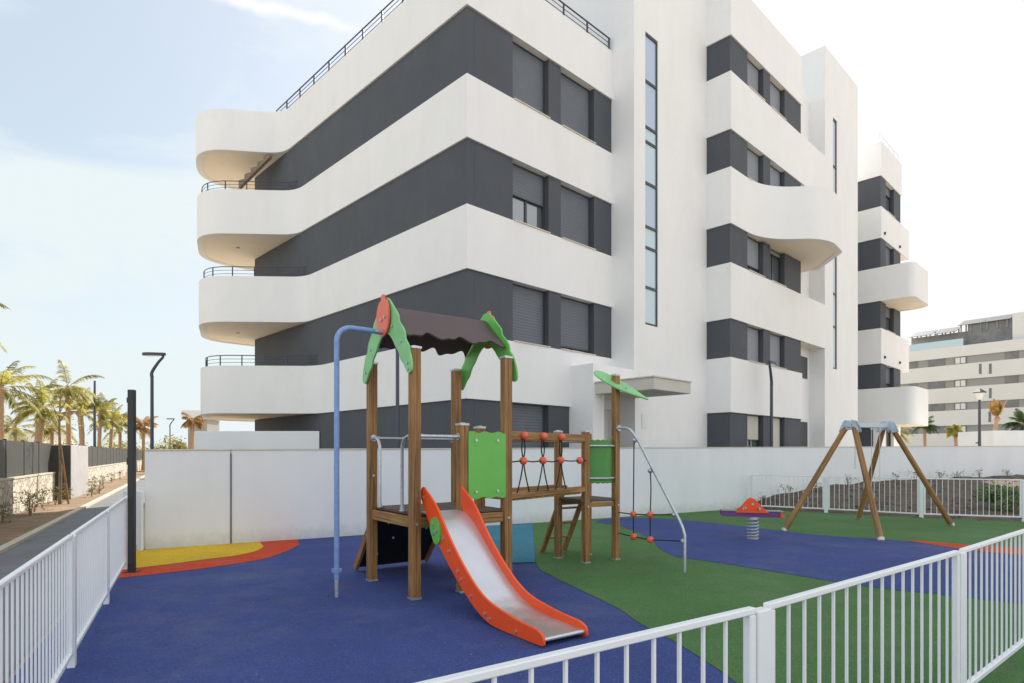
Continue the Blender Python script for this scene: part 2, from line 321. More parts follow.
    def build(s, name, mat, parent=None, bevel=0, smooth=False, origin=None, grain=None, seg=1):
        o = V(origin) if origin is not None else (V(parent['_o']) if parent is not None else V((0,0,0)))
        me = bpy.data.meshes.new(name); me.from_pydata([tuple(p-o) for p in s.v], [], s.f)
        import bmesh
        bm = bmesh.new(); bm.from_mesh(me); bmesh.ops.recalc_face_normals(bm, faces=bm.faces[:])
        if bevel: bmesh.ops.bevel(bm, geom=[e for e in bm.edges if e.calc_length() > bevel*2.2 and len(e.link_faces) == 2 and e.calc_face_angle(0) > .5], offset=bevel, segments=seg, affect='EDGES', clamp_overlap=True)
        bm.to_mesh(me); bm.free()
        me.materials.append(M[mat])
        if grain is not None or mat == 'wood':
            g = V(grain) if grain is not None else V((0,0,1)); g.normalize()
            q = g.rotation_difference(V((0,0,1)))
            at = me.attributes.new('grain', 'FLOAT_VECTOR', 'POINT')
            for i, vv in enumerate(me.vertices): at.data[i].vector = q @ vv.co
        ob = bpy.data.objects.new(name, me); COL.objects.link(ob)
        if smooth:
            for p in me.polygons: p.use_smooth = True
            try: me.set_sharp_from_angle(angle=R(40))
            except Exception: pass
        if parent is not None: ob.parent = parent; ob['_o'] = tuple(o)
        else: ob.location = o; ob['_o'] = tuple(o)
        return ob
def offset(path, d):
    out = []; n = len(path)
    for i in range(n):
        p = V(path[i])
        a = (p-V(path[i-1])).normalized() if i > 0 else None; b = (V(path[i+1])-p).normalized() if i < n-1 else None
        if a is None: a = b
        if b is None: b = a
        na = V((-a.y,a.x)); nb = V((-b.y,b.x)); m = (na+nb).normalized(); k = 1/max(.3, m.dot(na))
        q = p+m*d*k; out.append((q.x,q.y))
    return out
def fillet(pts, rad, n=8):
    out = [tuple(pts[0])]
    for i in range(1, len(pts)-1):
        r = rad[i-1]; p = V(pts[i]); a = V(pts[i-1])-p; b = V(pts[i+1])-p
        if r <= 0: out.append(tuple(p)); continue
        la = a.length; lb = b.length; a.normalize(); b.normalize(); ang = a.angle(b); t = min(r/math.tan(ang/2), la*.49, lb*.49)
        p0 = p+a*t; p2 = p+b*t
        for k in range(n+1):
            u = k/n; q = p0*(1-u)**2+p*2*u*(1-u)+p2*u*u; out.append(tuple(q))
    out.append(tuple(pts[-1])); return out
def smooth_poly(pts, n=5, closed=True):
    out = []; m = len(pts)
    for i in range(m if closed else m-1):
        g = lambda k: V(pts[k % m]) if closed else V(pts[max(0,min(m-1,k))])
        p0, p1, p2, p3 = g(i-1), g(i), g(i+1), g(i+2)
        for k in range(n):
            t = k/n; out.append(tuple(.5*((2*p1)+(p2-p0)*t+(2*p0-5*p1+4*p2-p3)*t*t+(3*p1-p0-3*p2+p3)*t**3)))
    if not closed: out.append(tuple(pts[-1]))
    return out

def tag(o, label=None, cat=None, group=None, kind=None):
    if label: o['label'] = label
    if cat: o['category'] = cat
    if group: o['group'] = group
    if kind: o['kind'] = kind
    return o
def thing(name, label, cat, loc=(0,0,0), group=None):
    o = bpy.data.objects.new(name, None); COL.objects.link(o); o.location = loc; o['_o'] = tuple(loc); o.empty_display_size = .2
    return tag(o, label, cat, group)
def copy_tree(o, loc=None, rotz=None, scale=None, label=None, parent=None):
    c = o.copy(); COL.objects.link(c)
    if parent is not None: c.parent = parent
    for ch in o.children: copy_tree(ch, parent=c)
    if loc is not None: c.location = loc
    if rotz is not None: c.rotation_euler = (0,0,rotz)
    if scale is not None: c.scale = scale if isinstance(scale, (tuple,list)) else (scale,)*3
    if label: c['label'] = label
    return c

H = 1.6; F = 618.; HY = 454.
def G(px, py, z=0):
    """ground point that the survey of the photo gives for a mark on the floor"""
    Y = F*(H-z)/(py-HY); return ((px-512)/F*Y, Y)
def at(px, Y): return (px-512)/F*Y
def hz(py, Y): return H+(HY-py)*Y/F

# ------------------------------------------------------------------ ground and floor
g = MB(); S = 1200
g.add([(-S,-60,-.03),(S,-60,-.03),(S,2400,-.03),(-S,2400,-.03)], [(0,1,2,3)])
tag(g.build('ground', 'ground'), kind='structure')

def sheet(name, poly, z, mat, th=None):
    m = MB()
    if th: m.prism(poly, z-th, z)
    else:
        n = len(poly); a = sum(poly[i][0]*poly[(i+1)%n][1]-poly[(i+1)%n][0]*poly[i][1] for i in range(n))
        if a < 0: poly = poly[::-1]
        m.add([(x,y,z) for x,y in poly], [tuple(range(n))])
    return tag(m.build(name, mat), kind='structure')

wd = V((.856,.517)); W0 = V((-6.06,10.35)); wn = V((.517,-.856))     # playground wall: start, direction, normal to the playground
def wp(s, o=0): p = W0+wd*s+wn*o; return (p.x, p.y)
floor = [(-1.62,.62)]+[(-6.43,10.0),(-6.22,10.42)]+[wp(-.02,-.05), wp(15.0,-.05)]+[(8.45,16.95),(10.2,15.5),(12.1,14.7),(15.2,13.7),(14.4,12.8),(4.9,5.42),(2.98,3.82),(1.02,2.32),(-1.0,.93)]
sheet('rubber_floor', floor, 0.0, 'rblue', .05)
gr = [wp(.0)]  # green field
green = smooth_poly([G(531,529),G(536,563),G(550,575),G(580,590),G(617,608),G(639,623),G(673,641),G(715,667.5),G(752,695)], 4, False)
green = green+[(1.2,2.44),(2.98,3.83),(4.9,5.43),(14.3,12.85),(15.1,13.65),(12.1,14.68),(10.2,15.48),(8.45,16.92),wp(14.95,-.04),wp(7.65,-.04)]
sheet('rubber_floor_green', green, .004, 'rgreen')
blue2 = [G(595,521.5),G(630,518),G(679,520),G(729,525),G(811,534.5),G(890,540),G(937,545.6),G(975,551.5),G(1024,556),G(1100,561),G(1100,606),G(1024,604.5),G(951,596),G(890,590),G(833,582),G(774,572),G(703,561),G(676,557),G(658,548),G(650,539),G(623,527)]
sheet('rubber_floor_blue', smooth_poly(blue2, 4), .008, 'rblue')
red2 = [G(907,541),G(935,542.5),G(960,544.6),G(1024,548),G(1100,552),G(1100,560.8),G(1024,555.8),G(975,551.3),G(937,545.8)]
sheet('rubber_floor_red', smooth_poly(red2, 4), .012, 'rred')
redL = [(-6.40,9.93),wp(0,-.03),wp(2.38,-.03),G(299.6,544.5),G(285,552),G(260.7,559.6),G(209,567.8),G(160,573.8),G(118,578.5)]
sheet('rubber_floor_red', redL[:3]+smooth_poly(redL[3:], 4, False), .004, 'rred')
yelL = [(-6.36,9.92),wp(0,-.02),wp(1.72,-.02),G(263.5,547.2),G(254,552),G(232,556.5),G(205,559.8),G(170,564.5),G(122,570.2)]
sheet('rubber_floor_yellow', yelL[:3]+smooth_poly(yelL[3:], 4, False), .008, 'ryellow')
teal = [wp(6.3,-.03),wp(7.65,-.03),G(535.5,563),G(515,563.5),G(488,563),G(480,548)]
sheet('rubber_floor_teal', teal, .012, 'rteal')

# pavement outside the playground, kerb, path and planting strip on the left
sd = V((-.465,.885)); sn_ = V((-.885,-.465))
K0 = V((-8.2,9.9))
def street(k0, o0, k1, o1, z, mat, name, th=None):
    p = [K0+sd*k0+sn_*o0, K0+sd*k1+sn_*o0, K0+sd*k1+sn_*o1, K0+sd*k0+sn_*o1]
    return sheet(name, [tuple(q) for q in p], z, mat, th)
street(-14, -1.5, 90, -.002, -.012, 'asphalt', 'path')
street(-14, 0, 90, .14, .05, 'kerb', 'kerb', .12)
street(-14, .142, 90, 4.3, .0, 'soil', 'planting_strip', .03)
sheet('pavement', [(-3.0,-8),(12,-8),(12,9.5),(4.95,5.35),(2.98,3.78),(1.02,2.28),(-1.6,.55),(-2.9,3.0),(-7.6,10.9),(-8.9,10.9),(-4.2,-8)], -.016, 'pavers')
sheet('courtyard', [wp(.3,-.25),wp(36,-.25),(40,45),(-10,45)], -.02, 'concrete')

# ------------------------------------------------------------------ soil bank on the right
bm_ = MB(); rows = 26; cols = 70; vs = []
front = [(6.75,18.0),(8.55,16.75),(10.2,15.3),(12.1,14.5),(16,13.2),(24,12.0)]
def fl(u):
    L = [0]
    for i in range(1, len(front)): L.append(L[-1]+(V(front[i])-V(front[i-1])).length)
    d = u*L[-1]
    for i in range(1, len(front)):
        if d <= L[i] or i == len(front)-1:
            t = (d-L[i-1])/(L[i]-L[i-1]); p = V(front[i-1]).lerp(V(front[i]), t); return p
for j in range(rows):
    for i in range(cols):
        u = i/(cols-1); v = j/(rows-1)
        a = fl(u); b = W0+wd*(14.7+u*24)
        p = a.lerp(b, v)
        s_w = 14.7+u*24
        h = v**1.1*.64*(1-math.exp(-max(0, s_w-14.9)/2.3)) + .05*min(1, v*6)*(noise.noise(V((p.x*1.1,p.y*1.1,0)))+.6*noise.noise(V((p.x*3.5,p.y*3.5,4)))+.4)
        vs.append((p.x, p.y, max(-.02, h)-.005))
fs = [(j*cols+i, j*cols+i+1, (j+1)*cols+i+1, (j+1)*cols+i) for j in range(rows-1) for i in range(cols-1)]
bm_.add(vs, fs); bank = tag(bm_.build('soil_bank', 'berm', smooth=True), kind='structure')
def bank_h(p):
    best = min(vs, key=lambda q: (q[0]-p[0])**2+(q[1]-p[1])**2); return best[2]

# ------------------------------------------------------------------ playground wall
pw = thing('boundary_wall', 'long white rendered wall with a thin stone coping behind the play tower', 'wall', (W0.x,W0.y,0))
def wtop(s): return 1.655+.0085*s
def wallseg(s0, s1):
    m = MB(); P = [wp(s0), wp(s1), wp(s1,-.2), wp(s0,-.2)]
    zz = [wtop(s0), wtop(s1), wtop(s1), wtop(s0)]
    m.add([(x,y,-.1) for x,y in P]+[(p[0],p[1],z) for p, z in zip(P, zz)], [(3,2,1,0),(4,5,6,7),(0,1,5,4),(1,2,6,5),(2,3,7,6),(3,0,4,7)])
    m.build('wall_panel', 'wallwhite', pw, bevel=.006)
    c = MB(); P = [wp(s0-.0,.015), wp(s1,.015), wp(s1,-.215), wp(s0,-.215)]
    c.add([(p[0],p[1],z+.002) for p, z in zip(P, zz)]+[(p[0],p[1],z+.024) for p, z in zip(P, zz)], [(3,2,1,0),(4,5,6,7),(0,1,5,4),(1,2,6,5),(2,3,7,6),(3,0,4,7)])
    c.build('coping', 'coping', pw)
wallseg(-.076, 1.234); wallseg(1.246, 38)
j = MB(); a = wp(1.24,-.03); j.box((a[0],a[1],.8), .0115, .1, 1.62, (wd.x,wd.y,0)); j.build('joint_filler', 'blackmetal', pw)

# ------------------------------------------------------------------ white bar fences
def fence(name_label, pts, group=None, hgt=1.0, sp=.118, posts='square', seed=0, foot=True, stile=.04):
    t = thing('bar_fence', name_label, 'fence', (pts[0][0], pts[0][1], 0))
    for i in range(len(pts)-1):
        a = V((*pts[i],0)); b = V((*pts[i+1],0)); d = (b-a); L = d.length; d.normalize()
        if L < .25: continue
        a2 = a+d*.048; b2 = b-d*.048; L2 = (b2-a2).length
        m = MB()
        m.bar(a2+V((0,0,hgt-.013)), b2+V((0,0,hgt-.013)), .034, .026)
        m.bar(a2+V((0,0,.11)), b2+V((0,0,.11)), .035, .035)
        m.bar(a2+d*stile/2+V((0,0,.128)), a2+d*stile/2+V((0,0,hgt-.027)), .035, stile, d)
        m.bar(b2-d*stile/2+V((0,0,.128)), b2-d*stile/2+V((0,0,hgt-.027)), .035, stile, d)
        pn = m.build('fence_panel', 'whitemetal', t, bevel=.004)
        n = max(2, round((L2-2*stile)/sp)); first = None
        for k in range(1, n):
            c = a2+d*(stile+(L2-2*stile)*k/n)
            if first is None:
                first = MB().bar(V((0,0,.128)), V((0,0,hgt-.027)), .0115, .0115, d).build('bar', 'whitemetal', pn, origin=(0,0,0)); ob = first
            else: ob = first.copy(); COL.objects.link(ob)
            ob.parent = pn; ob.location = c-V(t['_o'])
    for i, p in enumerate(pts):
        q = V((*p,0)); d = (V((*pts[min(i+1,len(pts)-1)],0))-V((*pts[max(i-1,0)],0))).normalized()
        m = MB(); m.box(q+V((0,0,(hgt-.006)/2-.01)), .09, .05, hgt-.006, d)
        m.build('post', 'whitemetal', t, bevel=.004)
    return t
Lx = lambda Y: -2.4+.5226*(2.9-Y)
lf = [(Lx(y),y) for y in (.78,2.74,4.66,6.62,8.58,10.02)]
fence('white bar fence along the asphalt path, running away left of the blue floor', lf, sp=.105)
ff = [(-1.3,.89),(.985,2.455),(2.81,3.88),(4.83,5.54),(6.76,7.12)]
fence('white bar fence in the foreground, in front of the slide', ff, sp=.13)
fence('short white bar fence between the black post and the end of the wall', [(-6.50,10.40),(-6.15,10.23)], sp=.09)
bf = [(6.90,17.95),(8.55,16.82),(10.2,15.40),(12.1,14.60),(14.3,13.75),(16.5,12.9)]
fence('white bar fence behind the swing at the foot of the soil bank', bf)
# plate joining the two panels by the foreground post
# ------------------------------------------------------------------ black post
bp_ = thing('steel_post', 'tall black square steel post at the far end of the left fence', 'post', (-5.155,8.38,0))
MB().box((-5.155,8.38,1.235), .078, .078, 2.47, (1,.1,0)).build('shaft', 'blackmetal', bp_, bevel=.004)
MB().box((-5.155,8.38,.006), .17, .17, .012, (1,.1,0)).build('base_plate', 'blackmetal', bp_)
m = MB(); m.box((-5.20,8.38,2.33), .03, .04, .07); m.box((-5.20,8.38,1.5), .03, .04, .09); m.build('bracket', 'blackmetal', bp_)

# ------------------------------------------------------------------ apartment building
bld = thing('apartment_building', 'big white apartment block with dark grey window bands and rounded balconies', 'building', (-1.034,14.2,0))
C0 = V((-1.034,14.2)); A_ = V((-.695,.719)); B_ = V((.719,.695)); OUTL = -B_; OUTR = -A_   # outward normals
def q(org, t, s): p = org+A_*t+B_*s; return (p.x, p.y)
def facade_window(org, s0, s1, z0, z1, open_=0, mat='shutter', dep=.26, cur=False, side='R'):
    """window in the right-hand facade between s0 and s1; open_ = share of the opening left uncovered by the shutter"""
    fr = MB(); w = s1-s0; u = V((B_.x,B_.y,0)); n = V((OUTR.x,OUTR.y,0))
    o3 = V((*(org+B_*s0),0))-n*dep
    def P(a, z, d=0): return o3+u*a+n*d+V((0,0,z))
    fw = .05
    fr.box(P(w/2, z0+fw/2), w-.004, .06, fw, u); fr.box(P(w/2, z1-fw/2), w-.004, .06, fw, u)
    fr.box(P(fw/2,(z0+z1)/2), fw, .058, z1-z0-2*fw, u); fr.box(P(w-fw/2,(z0+z1)/2), fw, .058, z1-z0-2*fw, u)
    fr.box(P(w/2,(z0+z1)/2), .06, .056, z1-z0-2*fw, u)
    win = fr.build('window', 'frame', bld)
    MB().box(P(w/2,(z0+z1)/2,-.01), w-.02, .012, z1-z0-.02, u).build('pane', 'glass', win)
    zs = z0+(z1-z0)*open_
    if open_ < .95:
        MB().box(P(w/2,(zs+z1)/2,.045), w-.03, .014, z1-zs-.004, u).build('shutter', mat, win)
        gd = MB(); gd.box(P(w/2, zs+.015,.052), w-.03, .02, .035, u); gd.box(P(w/2, z1-.02,.057), w-.006, .03, .036, u); gd.box(P(w-.03,(z0+z1)/2,.06), .05, .03, z1-z0-.05, u); gd.box(P(.018,(z0+z1)/2,.06), .03, .03, z1-z0-.05, u); gd.build('shutter_guide', 'frame', win)
    sl = MB(); sl.box(P(w/2, z0+.012, dep/2+.03), w-.004, dep+.0, .024, u); sl.build('sill', 'coping', win)
    if cur: MB().box(P(w*.68,(z0+z1)/2,-.04), w*.5, .01, z1-z0-.1, u).build('curtain', 'curtain', win)
    return win

# near block: storey tops of the dark bands and bottoms of the white bands
ZT = [2.88, 5.88, 8.90, 11.95]          # underside of each white band
ZB = [4.38, 7.36, 10.36, 13.34]         # top of each white band
T0s = [7.4, 8.2, 8.85, 9.85]
SR = 6.3
def ring_path(i):
    t = T0s[i]; S_ = C0+A_*t; Yf = S_.y-.05
    Yc = min(Yf, 21.0); sh = (0,.06,.12,.17)[i]; c1 = V((-.503*Yc-sh, Yc-.12)); far = V((-11.60-sh*1.4,23.3)); end = far+B_*8
    pts = [q(C0,0,SR), q(C0,0,0), tuple(S_), tuple(c1), tuple(far), tuple(end)]
    return fillet(pts, [0, 1.1, 1.45, 1.5], 14)
INS = .05
core = [q(C0,.42,.26), q(C0,12.4,.26), q(C0,12.4,13), q(C0,.42,13)]
MB().prism(core, 0, 13.0).build('core_wall', 'dark', bld)
paths = []
for i in range(4):
    p = ring_path(i); paths.append(p)
    bd = MB(); bd.strip(p, -.2, ZT[i], ZB[i]); b_ = bd.build('white_band', 'white', bld, smooth=True)
    inner = offset(p, -.199)
    sl = MB(); sl.prism(inner+[q(C0,5,13.5), q(C0,.3,13.5)], ZT[i]+.02, ZT[i]+.32); sl.build('floor_slab', 'soffit', bld)
# left dark cladding (no windows), each storey
zb = [0]+ZB[:3]
for i in range(4):
    m = MB(); m.prism([q(C0,INS,INS), q(C0,12.45,INS), q(C0,12.45,.258), q(C0,INS,.258)], zb[i]+.001, ZT[i]-.001); m.build('dark_band', 'dark', bld)
    # end wall of the left wing, dark
    # right cladding with two openings
    segs = [(.262,1.51),(2.82,3.30),(4.72,5.60)] if i else [(.262,1.51),(2.82,3.64)]
    for a, b in segs:
        m = MB(); m.prism([q(C0,INS,a), q(C0,INS,b), q(C0,.418,b), q(C0,.418,a)], zb[i]+.001, ZT[i]-.001); m.build('dark_band', 'dark', bld)
op = {3:[(1.51,2.82,0),(3.30,4.72,0)], 2:[(1.51,2.82,.48),(3.30,4.72,.08)], 1:[(1.51,2.82,.04),(3.30,4.72,.09)], 0:[(1.51,2.82,.0)]}
for i, L in op.items():
    for a, b, o_ in L:
        z0 = zb[i]+.0 if i else 1.2
        facade_window(C0-A_*(-.0), a, b, z0+.002, ZT[i]-.002, o_)
# dark infill wall under ground floor window
m = MB(); m.prism([q(C0,INS+.01,1.512), q(C0,INS+.01,2.818), q(C0,.417,2.818), q(C0,.417,1.512)], 0, 1.198); m.build('dark_band', 'dark', bld)

# roof terrace rails and balcony rails
def path_rail(path, z, posts_sp, name, hgt=.31, inset=-.1, par=None, bars=2, thin=False):
    pp = offset(path, inset); m = MB()
    P3 = [V((x,y,z+hgt)) for x,y in pp]
    m.tube(P3, .015 if thin else .022, 6)
    for k in range(1, bars): m.tube([p-V((0,0,hgt*k/bars)) for p in P3], .008 if thin else .011, 5)
    # posts
    d = 0; nxt = 0.05
    for a, b in zip(P3, P3[1:]):
        L = (b-a).length
        while nxt <= d+L and L > 0:
            c = a.lerp(b, (nxt-d)/L); m.bar((c.x,c.y,z-.04), (c.x,c.y,z+hgt), .028 if thin else .055, .028 if thin else .05); nxt += posts_sp
        d += L
    return m.build(name, 'rail', par or bld)
path_rail([q(C0,0,5.5), q(C0,0,0), q(C0,10.6,0)], ZB[3], 1.0, 'roof_railing', hgt=.40, inset=-.08, bars=3)
for i in range(3):
    p = paths[i]; S_ = C0+A_*T0s[i]
    k0 = min(range(len(p)), key=lambda k: (V(p[k])-S_).length)
    sub = p[max(0,k0-6):]; 
    # a rail on top of each rounded parapet
    out = []; L = 0
    for a, b in zip(sub, sub[1:]):
        out.append(a); L += (V(b)-V(a)).length
        if L > 7.2: break
    path_rail(out, ZB[i], .7, 'balcony_railing', hgt=.34, inset=-.15, bars=3, thin=True)
# stair flight under the roof slab at the left end
st = MB(); pts = [(-.0,11.22)]
prof = [(0,11.05),(0,11.32),(.3,11.32),(.3,11.48),(.62,11.48),(.62,11.62),(.94,11.62),(.94,11.76),(1.26,11.76),(1.26,11.885),(1.55,11.885),(1.55,11.8)]
st.plate(prof, (at(240,22.0),22.0,0), (1.34,-.7,0), (0,0,1), .12); st.build('stair_flight', 'stairbrown', bld)
for i in (1,2):
    m = MB(); x, y = (at(238,21.9),21.9); m.tube([(x,y,ZT[i]+.025),(x,y,ZT[i]-.0)], .06, 12); m.build('ceiling_lamp', 'fargrey', bld)
# little patio wall
m = MB(); m.prism([(-6.05,19.42),(-9.98,19.42),(-10.75,21.0),(-10.55,21.05),(-9.83,19.62),(-6.2,19.62)], 0, 2.32)
pt = m.build('patio_wall', 'wallwhite', bld, bevel=.01)

# stair tower 1
T1 = C0+B_*5.53+OUTR*.742
def tower(org, s0, s1, dep, z0, z1, name='stair_tower', holes=None):
    """front wall with a slot window between holes=(a,b,za,zb), sides and back"""
    m = MB(); a, b, za, zb_ = holes
    th = .25
    def pr(sa, sb, zlo, zhi, d0=0, d1=th): m.prism([q(org,d0,sa), q(org,d0,sb), q(org,d1,sb), q(org,d1,sa)], zlo, zhi)
    pr(s0, a, z0, z1); pr(b, s1, z0, z1); pr(a, b, z0, za); pr(a, b, zb_, z1)
    pr(s0+.0, s1-.0, z0, z1, th+.0, dep)
    return m.build(name, 'white', bld)
tower(T1, 0, 4.3, 7, 3.98, 18.6, holes=(.56,1.22,5.36,13.85))
# slot glazing with mullions
def slot(org, s0, s1, zs, glassalt=True):
    u = V((B_.x,B_.y,0)); n = V((OUTR.x,OUTR.y,0)); o3 = V((*(org+B_*s0),0))-n*.06; w = s1-s0
    fr = MB()
    for z in zs: fr.box(o3+u*w/2+V((0,0,z+(.03 if z == zs[0] else -.03 if z == zs[-1] else 0))), w-.002, .08, .07, u)
    fr.box(o3+u*.012+V((0,0,(zs[0]+zs[-1])/2)), .024, .076, zs[-1]-zs[0]-.004, u)
    fr.box(o3+u*(w-.02)+V((0,0,(zs[0]+zs[-1])/2)), .04, .076, zs[-1]-zs[0]-.004, u)
    win = fr.build('stair_window', 'frame', bld)
    for i, (a, b) in enumerate(zip(zs, zs[1:])):
        MB().box(o3+u*w/2+V((0,0,(a+b)/2)), w-.06, .012, b-a-.07, u).build('pane', 'obscureblue' if i in (3,6) or i == len(zs)-2 else 'obscure', win)
slot(T1, .56, 1.22, [5.36,6.46,7.62,8.23,9.5,10.7,11.13,12.46,13.85])

# ground floor volume with the entrance, flush with the tower front
E0 = C0+B_*3.65+OUTR*.764
m = MB()
def epr(sa, sb, z0, z1, d0, d1): m.prism([q(E0,d0,sa), q(E0,d0,sb), q(E0,d1,sb), q(E0,d1,sa)], z0, z1)
epr(0,.475,0,3.98,0,2.0); epr(1.90,6.5,0,3.978,.003,2.0); epr(.475,1.90,3.2,3.98,0,2.0); epr(.475,1.90,0,3.2,.95,2.0)
m.build('entrance_wall', 'white', bld)
dm = MB(); u3 = V((B_.x,B_.y,0)); n3 = V((OUTR.x,OUTR.y,0)); e3 = V((*E0,0))
dm.box(e3+u3*.98-n3*.92+V((0,0,1.25)), .92, .06, 2.5, u3); dr = dm.build('door', 'frame', bld, bevel=.004)
MB().box(e3+u3*.98-n3*.885+V((0,0,1.45)), .6, .02, 1.7, u3).build('pane', 'blackmetal', dr)
MB().box(e3+u3*1.33-n3*.86+V((0,0,1.2)), .02, .05, .5, u3).build('handle', 'galv', dr)
m = MB(); m.box(e3+u3*.95+n3*.90+V((0,0,3.32)), 1.72, 1.80, .30, u3); cp = m.build('entrance_canopy', 'canopy', bld, bevel=.008)
m = MB(); m.box(e3+u3*.95+n3*.90+V((0,0,3.485)), 1.78, 1.86, .03, u3); m.build('canopy_coping', 'coping', cp)
m = MB(); m.box(e3+u3*2.35+n3*.005+V((0,0,2.55)), .26, .02, .42, u3); m.build('intercom_plate', 'wallwhite', bld, bevel=.005)

# block 2
C2 = V((6.98,19.71))
Z2T = [2.94,5.94,8.98,11.99,15.00]; Z2B = [4.70,7.72,10.78,13.84,16.85]
ends = [5.80, 8.18, 5.80, 8.18, 5.80]
core2 = [q(C2,.42,.26), q(C2,.42,5.78), q(C2,1.2,5.78), q(C2,8,5.78), q(C2,8,.26)]
MB().prism(core2, 0, 16.3).build('core_wall', 'dark', bld)
m = MB(); m.prism([q(C2,.63,5.78), q(C2,.63,8.3), q(C2,6,8.3), q(C2,6,5.78)], 0, 16.3); m.build('loggia_wall', 'white', bld)
zb2 = [0]+Z2B[:4]
for i in range(5):
    if i == 2:
        c = [q(C2,2.5,0), q(C2,0,0), q(C2,0,2.3), (10.85,21.1), (12.1,22.6), q(C2,0,7.4)]
        p = fillet(c, [0,2.6,1.8,.6], 14); p = p[:1]+p[1:]
        m = MB(); m.strip(p, .2, Z2T[i], Z2B[i]); m.build('white_band', 'white', bld, smooth=True)
        m = MB(); m.prism(offset(p, .199)+[q(C2,2.5,7.4)], Z2T[i]+.02, Z2T[i]+.3); m.build('floor_slab', 'soffit', bld)
        continue
    e = ends[i]
    p = [q(C2,2.5,0), q(C2,0,0), q(C2,0,e), q(C2,.9,e)]
    m = MB(); m.strip(p, .2, Z2T[i], Z2B[i]); m.build('white_band', 'white', bld)
    m = MB(); m.prism([q(C2,2.5,.199), q(C2,.199,.199), q(C2,.199,e-.199), q(C2,2.5,e-.199)], Z2T[i]+.02, Z2T[i]+.3); m.build('floor_slab', 'soffit', bld)
for i in range(5):
    m = MB(); m.prism([q(C2,INS,INS), q(C2,2.5,INS), q(C2,2.5,.258), q(C2,INS,.258)], zb2[i]+.001, Z2T[i]-.001); m.build('dark_band', 'dark', bld)
    for a, b in [(.262,1.27),(2.49,3.04),(4.28,5.79)]:
        m = MB(); m.prism([q(C2,INS,a), q(C2,INS,b), q(C2,.418,b), q(C2,.418,a)], zb2[i]+.001, Z2T[i]-.001); m.build('dark_band', 'dark', bld)
op2 = [[(.55,True),(0,True)],[(0,0),(0,0)],[(.22,0),(.85,0)],[(0,0),(.15,0)],[(0,0),(0,0)]]
for i in range(5):
    for (a, b), (o_, cu) in zip([(1.27,2.49),(3.04,4.28)], op2[i]):
        facade_window(C2, a, b, (zb2[i] if i else 1.0)+.002, Z2T[i]-.002, o_, mat='shutter2' if not (i == 0) else 'canopy', cur=cu)
for z0, z1 in ((4.72,5.6),(1.2,2.92)):
    a = C2+B_*7.3-OUTR*.62
    MB().box((a.x,a.y,(z0+z1)/2), 1.3, .03, z1-z0, u3).build('window', 'frame', bld)
# tower 2
T2 = V((12.86,25.4))
tower(T2, 0, 4.09, 6, 0, 18.4, holes=(.93,1.41,5.2,15.8))
slot(T2, .93, 1.41, [5.2,7.0,8.4,10.6,12.4,13.8,15.8])
# block 3
C3 = V((17.57,29.4)); Z3T = [2.98,5.92,8.90,11.90,14.87]; Z3B = [4.74,7.60,10.50,13.40,16.50]
MB().prism([q(C3,.42,.26), q(C3,.42,3.44), q(C3,8,3.44), q(C3,8,.26)], .0, 16.2).build('core_wall', 'dark', bld)
zb3 = [0]+Z3B[:4]
for i in range(5):
    if i in (0,2):
        fp = C3+OUTR*1.35
        c = [q(C3,3,0), q(fp,0,0), q(fp,0,3.3), q(C3,.6,3.3)]
        p = fillet(c, [.45,.9], 10); th = .2
    else:
        e = 4.83 if i in (1,3) else 3.45
        p = [q(C3,3,0), q(C3,0,0), q(C3,0,e), q(C3,1.2,e)]
    m = MB(); m.strip(p, .2, Z3T[i], Z3B[i]); m.build('white_band', 'white', bld, smooth=i in (0,2))
    m = MB(); m.prism(offset(p, .199)+[q(C3,3,3.1)], Z3T[i]+.02, Z3T[i]+.3); m.build('floor_slab', 'soffit', bld)
    m = MB(); m.prism([q(C3,INS,INS), q(C3,3,INS), q(C3,3,.258), q(C3,INS,.258)], zb3[i]+.001, Z3T[i]-.001)
    if i: m.build('dark_band', 'dark', bld)
    for a, b in [(.262,.91),(2.25,3.43)]:
        m = MB(); m.prism([q(C3,INS,a), q(C3,INS,b), q(C3,.418,b), q(C3,.418,a)], zb3[i]+.001, Z3T[i]-.001)
        m.build('dark_band', 'dark' if i else 'white', bld)
    facade_window(C3, .91, 2.25, zb3[i]+.002, Z3T[i]-.002, [.9,.3,.6,.1,.7][i])
p = [q(C3,4,0), q(C3,0,0), q(C3,0,3.3)]
m = MB(); pp = offset(p, .12)
m.tube([(x,y,16.95) for x,y in pp], .02, 6)
for k in range(9):
    a = V(pp[0]).lerp(V(pp[1]), k/4) if k <= 4 else V(pp[1]).lerp(V(pp[2]), (k-4)/4)
    m.bar((a.x,a.y,16.4),(a.x,a.y,16.95), .03, .03)
m.build('roof_railing', 'whitemetal', bld)
# wall lights and roof vent
def wl(org, s, z):
    a = V((*(org+B_*s),z))+n3*.04; m = MB(); m.tube([a-V((0,0,.06)), a+V((0,0,.06))], .045, 10); m.build('wall_light', 'frame', bld, smooth=True)
wl(C2, 5.35, 11.5-.75+.95); wl(C3, .45, 13.4-2.3+1.1); wl(C3, 3.0, 12.15)
wl(C3, .45, 6.25); wl(C3, 3.0, 6.25)
a = C2+B_*3.9-OUTR*.5; MB().box((a.x,a.y,17.0), .5, .4, .7, u3).build('roof_vent', 'frame', bld, bevel=.01)

